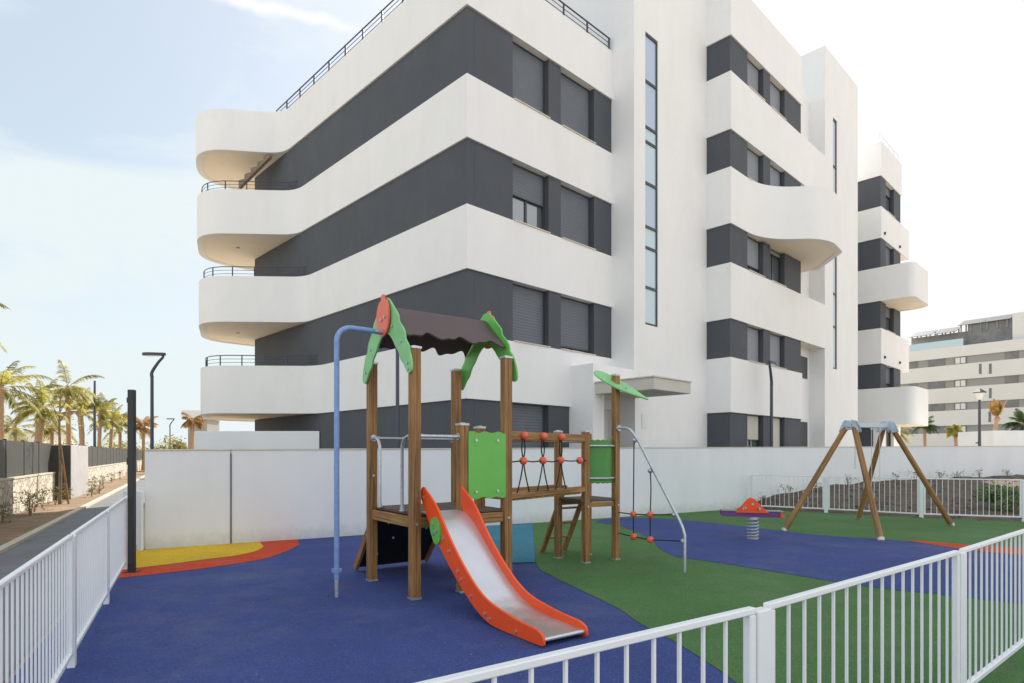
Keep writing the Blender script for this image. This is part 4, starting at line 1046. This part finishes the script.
# ------------------------------------------------------------------ vegetation
def palm_mesh(seed, n=24, L=2.3, droop=1.0, upright=0.0, leaf=.5):
    rnd = random.Random(seed); m = MB()
    for i in range(n):
        az = rnd.random()*2*PI; el = R(rnd.uniform(-25, 78)) if not upright else R(rnd.uniform(60, 88))
        d = V((math.cos(az)*math.cos(el), math.sin(az)*math.cos(el), math.sin(el)))
        l = L*rnd.uniform(.75, 1.1); p = V((0,0,0)); pts = [p.copy()]; st = 12
        for k in range(st):
            d = (d+V((0,0,-.13*droop*(k/st+.25)))).normalized(); p = p+d*l/st; pts.append(p.copy())
        m.tube(pts, [.022*(1-k/(st+2)) for k in range(st+1)], 3, False)
        side0 = d.cross(V((0,0,1))); side0 = V((-math.sin(az),math.cos(az),0))
        for k in range(2, st+1):
            for sub in (0,.33,.66):
                if k == st and sub: continue
                a = pts[k].lerp(pts[min(st,k+1)], sub); t = (pts[min(st,k+1)]-pts[k-1]).normalized()
                for sg in (-1,1):
                    ll = leaf*(.35+.9*math.sin(PI*min(.97,(k+sub)/st)**.8))*rnd.uniform(.8,1.15)
                    q_ = (side0*sg*.75+t*.65+V((0,0,rnd.uniform(-.45,-.05)*(1+droop*.4)))).normalized()
                    w = t*.022; tip = a+q_*ll+V((0,0,-ll*.25*droop)); md = a+q_*ll*.5
                    m.add([a-w,a+w,md+w*1.1,tip,md-w*1.1], [(0,1,2,3,4)])
    return m
def trunk_mesh(h, r=.17, seed=0):
    rnd = random.Random(seed); bx, by = rnd.uniform(-.2,.2), rnd.uniform(-.2,.2); n = 14
    m = MB(); P = [V((bx*(k/n)**2, by*(k/n)**2, h*k/n)) for k in range(n+1)]
    m.tube(P, [r*(1.35-.45*min(1,k/3))*(1+.07*(k%2)) for k in range(n)]+[r*.9], 10)
    m.tube([P[-1]-V((0,0,.35)), P[-1]-V((0,0,.1)), P[-1]+V((0,0,.15))], [r*.9,r*1.7,r*.8], 10)
    return m, P[-1]
def palm(px, Y, yc, label, mat='frond', L=2.3, seed=1, droop=1.25, n=19, upright=0, group='palms', r=.15, leaf=.40, x=None, h=None):
    x = at(px, Y) if x is None else x; h = hz(yc, Y) if h is None else h
    t = thing('palm_tree', label, 'palm tree', (x,Y,0), group)
    m, top = trunk_mesh(h, r, seed); o = m.build('trunk', 'trunk', t, origin=(0,0,0), smooth=True)
    c = palm_mesh(seed*7+1, n, L, droop, upright, leaf).build('crown', mat, t, origin=(0,0,0)); c.location = top
    return t
G1 = 'date palms along the street behind the slat fence'
palm(1, 33, 388, 'broad palm at the left edge behind the dark slat fence', L=2.5, seed=1, group=G1)
palm(37, 36, 408, 'shorter palm with a stout trunk, second from the left edge', L=2.0, seed=2, group=G1, r=.22)
palm(69, 40, 388, 'tallest palm behind the slat fence, left of the lantern post', L=2.1, seed=3, group=G1)
palm(83, 46, 412, 'palm just left of the lantern post, lower than the tallest one', L=2.0, seed=4, group=G1, r=.19)
palm(99, 50, 414, 'palm just right of the lantern post', L=2.0, seed=5, group=G1)
palm(110, 56, 422, 'slim palm between lantern post and black steel post', L=2.2, seed=6, group=G1)
palm(120, 62, 428, 'small distant palm directly left of the black steel post', L=2.2, seed=8, group=G1)
palm(16, 52, 428, 'low bushy palm behind the broad palm at the left edge', L=2.6, seed=9, group=G1)
palm(52, 56, 428, 'low palm between the stout palm and the tallest palm', L=2.6, seed=10, group=G1)
palm(143.5, 60, 427, 'dry brownish palm between the black post and the bent street lamp', 'fronddry', 1.7, 11, 1.3, group=G1)
palm(192, 44, 420, 'dry orange palm beside the left end of the building', 'fronddry', .95, 12, 1.5, group=G1, leaf=.3)
palm(-76, 17, 303, 'near palm outside the left edge with one frond tip reaching in', 'frond', 2.6, 13, 1.0, group=G1)
G2 = 'palms in front of the far white building'
palm(957, 62, 431, 'small round yellow-topped palm in front of the far building', 'frond', .95, 14, 1.6, 22, group=G2, leaf=.35)
palm(993, 52, 418, 'palm with dry orange fronds tied upright, right of the lantern post', 'fronddry', 1.5, 15, .15, 18, 1, group=G2, leaf=.35)
palm(925, 66, 425, 'dark green palm just right of the lowest rounded balcony', 'frondgreen', 1.5, 16, 1.1, group=G2)
palm(1024, 58, 424, 'dark green palm at the right edge behind the wall', 'frondgreen', 1.8, 17, 1.0, group=G2)
palm(893, 60, 430, 'yellowish palm seen through the swing frame', 'frond', 2.2, 18, 1.1, group=G2)
palm(877, 70, 433, 'small palm behind the swing head plates', 'frondgreen', 2.2, 19, 1.1, group=G2)

def bush_mesh(seed, rx, ry, rz, n, leaf):
    rnd = random.Random(seed); m = MB(); cl = [(V((rnd.gauss(0,.45)*rx, rnd.gauss(0,.45)*ry, rz*rnd.uniform(.15,1))), rnd.uniform(.25,.5)) for _ in range(14)]
    for _ in range(n):
        c, r_ = rnd.choice(cl); d = V((rnd.gauss(0,1),rnd.gauss(0,1),rnd.gauss(0,1))).normalized()*r_*rx*rnd.uniform(.5,1.05)
        p = c+d; p.z = max(.02, p.z); a = V((rnd.gauss(0,1),rnd.gauss(0,1),rnd.gauss(0,.6))).normalized(); b = a.cross(V((rnd.gauss(0,1),rnd.gauss(0,1),1))).normalized()
        l = leaf*rnd.uniform(.6,1.3); m.add([p-a*l, p+b*l*.4, p+a*l, p-b*l*.4], [(0,1,2,3)])
    return m
def bush(x, y, label, s=(1,1,1.2), n=700, leaf=.07, mat='leafy', seed=1, group=None, name='shrub', cat='shrub'):
    t = thing(name, label, cat, (x,y,0), group)
    c = bush_mesh(seed, s[0], s[1], s[2], n, leaf).build('foliage', mat, t, origin=(0,0,0))
    m = MB(); rnd = random.Random(seed)
    for k in range(5): m.tube([V((0,0,-.05)), V((rnd.gauss(0,.15)*s[0], rnd.gauss(0,.15)*s[1], s[2]*.5)), V((rnd.gauss(0,.35)*s[0], rnd.gauss(0,.35)*s[1], s[2]*.9))], [.03*s[0],.02*s[0],.006], 5)
    m.build('stem', 'bark', t, origin=(0,0,0)); return t
words_ = ['behind the broad palm','behind the stout palm','under the tallest palm','behind the lantern post','left of the black post','between black post and bent lamp','right of the bent street lamp','beside the building end']
for i, (px, Y, s_) in enumerate([(8,60,3.2),(34,64,3.0),(60,62,2.8),(92,70,3.0),(118,76,3.0),(140,74,2.6),(166,80,3.2),(188,52,1.6)]):
    bush(at(px,Y), Y, 'distant yellow-green bush '+words_[i], (s_,s_,2.6 if i != 2 else 2.2), 1500, .16, 'frond' if i % 2 == 0 else 'leafy', 40+i, 'distant bushes along the street')

# young tree with a stake in the planting strip
yt = thing('young_tree', 'thin young street tree tied to a stake in front of the grey pier', 'tree', (-14.45,19.75,0))
m = MB(); m.tube([V((0,0,0)),V((.02,0,1.2)),V((-.03,.02,2.4)),V((.0,.02,3.5))], [.055,.045,.035,.012], 8)
rnd = random.Random(5)
for k in range(9):
    z = 2.2+k*.14; a = rnd.random()*6.28; m.tube([V((0,0,z)), V((math.cos(a)*.3,math.sin(a)*.3,z+.35)), V((math.cos(a)*.5,math.sin(a)*.5,z+.65))], [.014,.01,.004], 5)
m.build('trunk', 'bark', yt, origin=(0,0,0), smooth=True)
m = bush_mesh(77, .7, .7, 1.4, 150, .055); m.v = [p+V((0,0,2.15)) for p in m.v]; m.build('crown', 'frond', yt, origin=(0,0,0))
m = MB(); m.tube([V((.28,0,0)), V((.02,0,1.9))], .03, 8); m.build('stake', 'wood', yt, origin=(0,0,0))

G3 = 'small climbing plants along the stone wall'
spots = [(-1.2,.3,'near the left edge'),(.6,.5,'below the shadow edge of the slat fence'),(1.9,.35,'at the third slat panel'),(3.2,.3,'in the middle of the near stone base'),(4.6,.4,'left of the young tree'),(6.3,.45,'just behind the young tree'),
         (8.2,-.95,'at the foot of the grey pier, near corner'),(10.4,-.95,'at the foot of the grey pier, far corner'),(12.6,.3,'just past the grey pier'),(15,.3,'second past the grey pier'),(18,.3,'third past the grey pier'),(22,.3,'left of the fence end'),(27,.3,'far along the stone wall'),(33,.3,'farthest along the stone wall')]
for i, (k, o_, w) in enumerate(spots):
    x, y = gp_(k, -o_ if o_ > 0 else o_)
    bush(x, y, 'low straggly plant '+w, (.22 if i not in (1,) else .5,.22,.55 if i != 1 else .75), 130, .04, 'weed', 60+i, G3, 'climbing_plant', 'plant')
G4 = 'weeds on the soil bank'
wl_ = [(.0,15.4,'left end of the soil bank'),(0,16.6,'behind the left panel of the rear fence'),(0,18.0,'seen just left of the near swing leg'),(0,19.7,'beside the near swing leg'),(0,21.0,'between the swing legs'),(0,22.7,'left of the far swing leg'),(0,24.0,'behind the far swing leg'),(0,25.8,'right of the far swing leg'),(0,27.2,'above the last fence post but one'),(0,29.0,'towards the right edge'),(0,31.5,'at the right edge')]
for i, (_, s_, w) in enumerate(wl_):
    x, y = wp(s_, .35); t = bush(x, y, 'dry weed at the foot of the wall '+w, (.22,.22,.34), 110, .03, 'weed', 90+i, G4, 'weed', 'plant'); t.location.z = bank_h((x,y))
for x, y, w, sd_k in ((at(989,16.4),16.4,'green leafy shrub on the soil bank, left one of the two behind the rear fence',123),(at(1015,16.0),16.0,'green leafy shrub on the soil bank at the right edge of the picture',124)):
    t = bush(x, y, w, (.42,.42,.62), 900, .04, 'greenleaf', sd_k, 'green shrubs on the soil bank'); t.location.z = bank_h((x,y))
# clods and stubble on the bank
m = MB(); rnd = random.Random(3)
for _ in range(900):
    v_ = vs[rnd.randrange(len(vs))]; p = V(v_)+V((rnd.uniform(-.2,.2),rnd.uniform(-.2,.2),0)); r_ = rnd.uniform(.015,.06)
    m.ball(p, r_, rnd.uniform(.7,1.3), rnd.uniform(.7,1.3), rnd.uniform(.4,.9), 6, 4)
tag(m.build('soil_clods', 'berm'), 'loose clods of dark soil on the bank behind the rear fence', 'soil', kind='stuff')

# ------------------------------------------------------------------ far building on the right
fb = thing('far_apartment_building', 'distant long white and grey apartment block with solar panels on its roof', 'building', (61.8,76.6,0))
FA = V((61.8,76.6)); fd = V((.609,-.793)); fnn = V((-.793,-.609))
def fq(s, o=0): p = FA+fd*s-fnn*o; return (p.x,p.y)
def fpos(px): r_ = (px-512)/F; return (r_*FA.y-FA.x)/(fd.x-r_*fd.y)
s0, s1 = -22, 22
m = MB(); m.prism([fq(s0,.15),fq(s1,.15),fq(s1,12),fq(s0,12)], 0, 15.2); m.build('wall', 'fargrey', fb)
for a, b in ((14.35,15.75),(11.35,13.35),(8.35,10.35),(5.35,7.35),(0,4.35)):
    m = MB(); m.prism([fq(s0-.1),fq(s1+.1),fq(s1+.1,.3),fq(s0-.1,.3)], a, b); m.build('white_band', 'farwhite', fb)
for z in (13.4,10.4,7.4,4.4):
    for k, (pa, pb) in enumerate(((909,917),(928,944.7),(954,966.6),(1005,1018),(1030,1046))):
        a, b = fpos(pa), fpos(pb)
        m = MB(); m.prism([fq(a,.06),fq(b,.06),fq(b,.149),fq(a,.149)], z-.02, z+.92); w = m.build('window', 'farwin', fb)
        if (k+int(z)) % 3 == 0:
            m = MB(); m.prism([fq(a+.15,.03),fq((a+b)/2-.05,.03),fq((a+b)/2-.05,.055),fq(a+.15,.055)], z+.05, z+.8); m.prism([fq((a+b)/2+.05,.03),fq(b-.15,.03),fq(b-.15,.055),fq((a+b)/2+.05,.055)], z+.05, z+.8); m.build('blind', 'farwhite', w)
for pa, zc in ((979,12.5),(989,12.4),(989,9.3),(988.5,6.3),(988.5,3.2)):
    a = fpos(pa); m = MB(); m.prism([fq(a,-.03),fq(a+.28,-.03),fq(a+.28,.0),fq(a,.0)], zc-.65, zc+.65); m.build('slit_window', 'farwin', fb)
m = MB(); a, b = fpos(964), fpos(1009); m.prism([fq(a,1.4),fq(b,1.4),fq(b,10),fq(a,10)], 15.2, 18.7); m.build('penthouse', 'farwin', fb)
m = MB(); a, b = fpos(905), fpos(964)-.01; m.prism([fq(a,2.2),fq(b,2.2),fq(b,10),fq(a,10)], 15.2, 17.9); m.build('penthouse', 'fargrey', fb)
m = MB(); a, b = fpos(1010), fpos(1050); m.prism([fq(a,1.0),fq(b,1.0),fq(b,10),fq(a,10)], 15.2, 19.2); m.build('penthouse', 'farwhite', fb)
m = MB(); a, b = fpos(909), fpos(963); m.prism([fq(a,.1),fq(b,.1),fq(b,.14),fq(a,.14)], 15.76, 16.7); m.build('glass_balustrade', 'obscure', fb)
for pa, pb in ((906,929),(931,953),(955,980),(981,1007)):
    a, b = fpos(pa), fpos(pb); m = MB()
    p0, p1, p2, p3_ = fq(a,1.0), fq(b,1.0), fq(b,3.4), fq(a,3.4); zz = 18.9 if pa > 950 else 18.2
    m.add([(*p0,zz-.35),(*p1,zz-.35),(*p2,zz+.6),(*p3_,zz+.6),(*p0,zz-.29),(*p1,zz-.29),(*p2,zz+.66),(*p3_,zz+.66)], [(3,2,1,0),(4,5,6,7),(0,1,5,4),(1,2,6,5),(2,3,7,6),(3,0,4,7)])
    so_ = m.build('solar_panel', 'solar', fb)
    for s_ in (a+.3,(a+b)/2,b-.3):
        for o_, zt_ in ((3.2,zz+.5),(1.3,zz-.25)): MB().bar((*fq(s_,o_),17.6),(*fq(s_,o_),zt_), .12,.12).build('panel_stand', 'fargrey', so_)
# low white garden building at the right edge, and small white building behind the left wing
lb = thing('garden_house', 'low white flat-roofed building with a dark slot window at the right edge', 'building', (at(1015,50),50,0))
m = MB(); m.box((at(1022,50),52,1.2+.55), 4.6, 4, 3.5); m.build('wall', 'wallwhite', lb)
m = MB(); m.box((at(1022,50),49.99,2.0), 3.0, .05, .38); m.build('window', 'farwin', lb)
lb = thing('small_pavilion', 'small white flat-roofed pavilion beyond the left end of the building', 'building', (at(195,62),62,0))
m = MB(); m.box((at(197,62),63,5.5), 2.6, 3, .9); m.build('roof', 'farwhite', lb); m = MB(); m.box((at(199,62),63,2.52), 1.9, 2.6, 5.04); m.build('wall', 'fargrey', lb)
lb = thing('low_house', 'low pale house with a flat roof behind the palms on the left', 'building', (at(24,90),90,0))
m = MB(); m.box((at(24,90),93,2.4), 6, 6, 4.8); m.build('wall', 'farwhite', lb); m = MB(); m.box((at(24,90),93,4.95), 6.8, 6.8, .3); m.build('roof', 'farwhite', lb)
m = MB(); m.box((at(22,90),89.97,3.2), 1.6, .06, 1.2); m.build('window', 'farwin', lb)

# ------------------------------------------------------------------ sky, sun, camera
w = bpy.data.worlds.new('World'); sc.world = w; w.use_nodes = True
nt = w.node_tree; L = nt.links.new; bg = nt.nodes['Background']
AZ = R(15); EL = R(39)                   # sun ahead of the camera, slightly to the right
sky = N(nt, 'ShaderNodeTexSky', sky_type='NISHITA', sun_disc=False); sky.sun_elevation = EL; sky.sun_rotation = AZ
sky.air_density = 1.0; sky.dust_density = 1.2; sky.ozone_density = 1.0
tc = N(nt, 'ShaderNodeTexCoord')
mp = N(nt, 'ShaderNodeMapping'); mp.inputs['Scale'].default_value = (1.2,1.2,3.4); L(tc.outputs['Generated'], mp.inputs[0])
n1 = N(nt, 'ShaderNodeTexNoise', Scale=2.2, Detail=9, Roughness=.58, Distortion=.5); L(mp.outputs[0], n1.inputs['Vector'])
r1 = N(nt, 'ShaderNodeValToRGB'); r1.color_ramp.elements[0].position = .43; r1.color_ramp.elements[1].position = .60; L(n1.outputs['Fac'], r1.inputs[0])
mx = N(nt, 'ShaderNodeMix', data_type='RGBA')
fac = N(nt, 'ShaderNodeMath', operation='MULTIPLY_ADD'); L(r1.outputs[0], fac.inputs[0]); fac.inputs[1].default_value = .42; fac.inputs[2].default_value = .55
sz_ = N(nt, 'ShaderNodeSeparateXYZ'); L(tc.outputs['Generated'], sz_.inputs[0])
hr = N(nt, 'ShaderNodeMapRange'); hr.inputs[1].default_value = .02; hr.inputs[2].default_value = .38; hr.inputs[3].default_value = .5; hr.inputs[4].default_value = 0; L(sz_.outputs['Z'], hr.inputs[0])
fa2 = N(nt, 'ShaderNodeMath', operation='ADD'); fa2.use_clamp = True; L(fac.outputs[0], fa2.inputs[0]); L(hr.outputs[0], fa2.inputs[1]); L(fa2.outputs[0], mx.inputs[0]); L(sky.outputs[0], mx.inputs[6]); 
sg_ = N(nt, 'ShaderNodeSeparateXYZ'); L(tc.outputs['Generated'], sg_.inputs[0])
mr = N(nt, 'ShaderNodeMapRange'); mr.inputs[1].default_value = -.25; mr.inputs[2].default_value = .35; mr.inputs[3].default_value = 1.4; mr.inputs[4].default_value = 1.0; L(sg_.outputs['Y'], mr.inputs[0])  # unseen clouds behind the camera brightened to light the walls facing it
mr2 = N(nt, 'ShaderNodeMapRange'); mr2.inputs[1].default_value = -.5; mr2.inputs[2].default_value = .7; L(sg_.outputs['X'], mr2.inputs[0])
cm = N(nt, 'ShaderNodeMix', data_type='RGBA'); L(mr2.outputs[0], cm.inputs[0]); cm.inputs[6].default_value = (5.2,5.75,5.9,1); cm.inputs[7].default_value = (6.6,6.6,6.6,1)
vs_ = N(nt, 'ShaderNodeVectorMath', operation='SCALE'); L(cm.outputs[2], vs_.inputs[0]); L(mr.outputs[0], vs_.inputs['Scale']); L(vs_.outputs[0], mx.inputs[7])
# thin contrail in the upper left
def skydir(px, py): return V(((px-512)/F, 1, (HY-py)/F)).normalized()
k1, k2 = skydir(205,-8), skydir(372,34); kn = k1.cross(k2).normalized(); kd = (k2-k1).normalized()
nv = N(nt, 'ShaderNodeTexNoise', Scale=28, Detail=5); L(tc.outputs['Generated'], nv.inputs['Vector'])
d1 = N(nt, 'ShaderNodeVectorMath', operation='DOT_PRODUCT'); nrmv = N(nt, 'ShaderNodeVectorMath', operation='NORMALIZE'); L(tc.outputs['Generated'], nrmv.inputs[0]); L(nrmv.outputs[0], d1.inputs[0]); d1.inputs[1].default_value = kn
na = N(nt, 'ShaderNodeMath', operation='MULTIPLY_ADD'); L(nv.outputs['Fac'], na.inputs[0]); na.inputs[1].default_value = .022; na.inputs[2].default_value = -.011
nb = N(nt, 'ShaderNodeMath', operation='ADD'); L(d1.outputs['Value'], nb.inputs[0]); L(na.outputs[0], nb.inputs[1])
ab = N(nt, 'ShaderNodeMath', operation='ABSOLUTE'); L(nb.outputs[0], ab.inputs[0])
m1 = N(nt, 'ShaderNodeMapRange'); m1.inputs[1].default_value = .001; m1.inputs[2].default_value = .010; m1.inputs[3].default_value = 1; m1.inputs[4].default_value = 0; L(ab.outputs[0], m1.inputs[0])
d2 = N(nt, 'ShaderNodeVectorMath', operation='DOT_PRODUCT'); L(nrmv.outputs[0], d2.inputs[0]); d2.inputs[1].default_value = kd
m2 = N(nt, 'ShaderNodeMapRange'); m2.inputs[1].default_value = k1.dot(kd); m2.inputs[2].default_value = k1.dot(kd)+.03; L(d2.outputs['Value'], m2.inputs[0])
m3 = N(nt, 'ShaderNodeMapRange'); m3.inputs[1].default_value = k2.dot(kd)-.06; m3.inputs[2].default_value = k2.dot(kd); m3.inputs[3].default_value = 1; m3.inputs[4].default_value = 0; L(d2.outputs['Value'], m3.inputs[0])
q1 = N(nt, 'ShaderNodeMath', operation='MULTIPLY'); L(m1.outputs[0], q1.inputs[0]); L(m2.outputs[0], q1.inputs[1])
q2 = N(nt, 'ShaderNodeMath', operation='MULTIPLY'); L(q1.outputs[0], q2.inputs[0]); L(m3.outputs[0], q2.inputs[1])
dy = N(nt, 'ShaderNodeSeparateXYZ'); L(nrmv.outputs[0], dy.inputs[0])
gt = N(nt, 'ShaderNodeMath', operation='GREATER_THAN'); L(dy.outputs['Y'], gt.inputs[0]); gt.inputs[1].default_value = .3
q3 = N(nt, 'ShaderNodeMath', operation='MULTIPLY'); L(q2.outputs[0], q3.inputs[0]); L(gt.outputs[0], q3.inputs[1])
q4 = N(nt, 'ShaderNodeMath', operation='MULTIPLY'); L(q3.outputs[0], q4.inputs[0]); q4.inputs[1].default_value = .75
mc = N(nt, 'ShaderNodeMix', data_type='RGBA'); L(q4.outputs[0], mc.inputs[0]); L(mx.outputs[2], mc.inputs[6]); mc.inputs[7].default_value = (6.8,6.8,6.8,1)
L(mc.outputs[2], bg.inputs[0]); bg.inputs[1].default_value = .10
sun = bpy.data.lights.new('sun', 'SUN'); sun.energy = 5.0; sun.angle = R(.6); sun.color = (1,.93,.82)
so2 = bpy.data.objects.new('sun', sun); COL.objects.link(so2)
dirv = V((math.sin(AZ)*math.cos(EL), math.cos(AZ)*math.cos(EL), math.sin(EL)))
so2.rotation_euler = dirv.to_track_quat('Z', 'Y').to_euler()

cam = bpy.data.cameras.new('camera'); co = bpy.data.objects.new('camera', cam); COL.objects.link(co)
co.location = (0,0,H); co.rotation_euler = (R(90),0,0); cam.sensor_width = 36; cam.lens = F/1024*36; cam.shift_y = (HY-341.5)/1024; cam.clip_end = 4000; cam.clip_start = .05
sc.camera = co
vsx = sc.view_settings; vsx.view_transform = 'Standard'; vsx.look = 'None'; vsx.gamma = 1; vsx.exposure = .68
vsx.use_curve_mapping = False
sc.render.resolution_x = 1024; sc.render.resolution_y = 683
for o in bpy.data.objects:
    if '_o' in o: del o['_o']
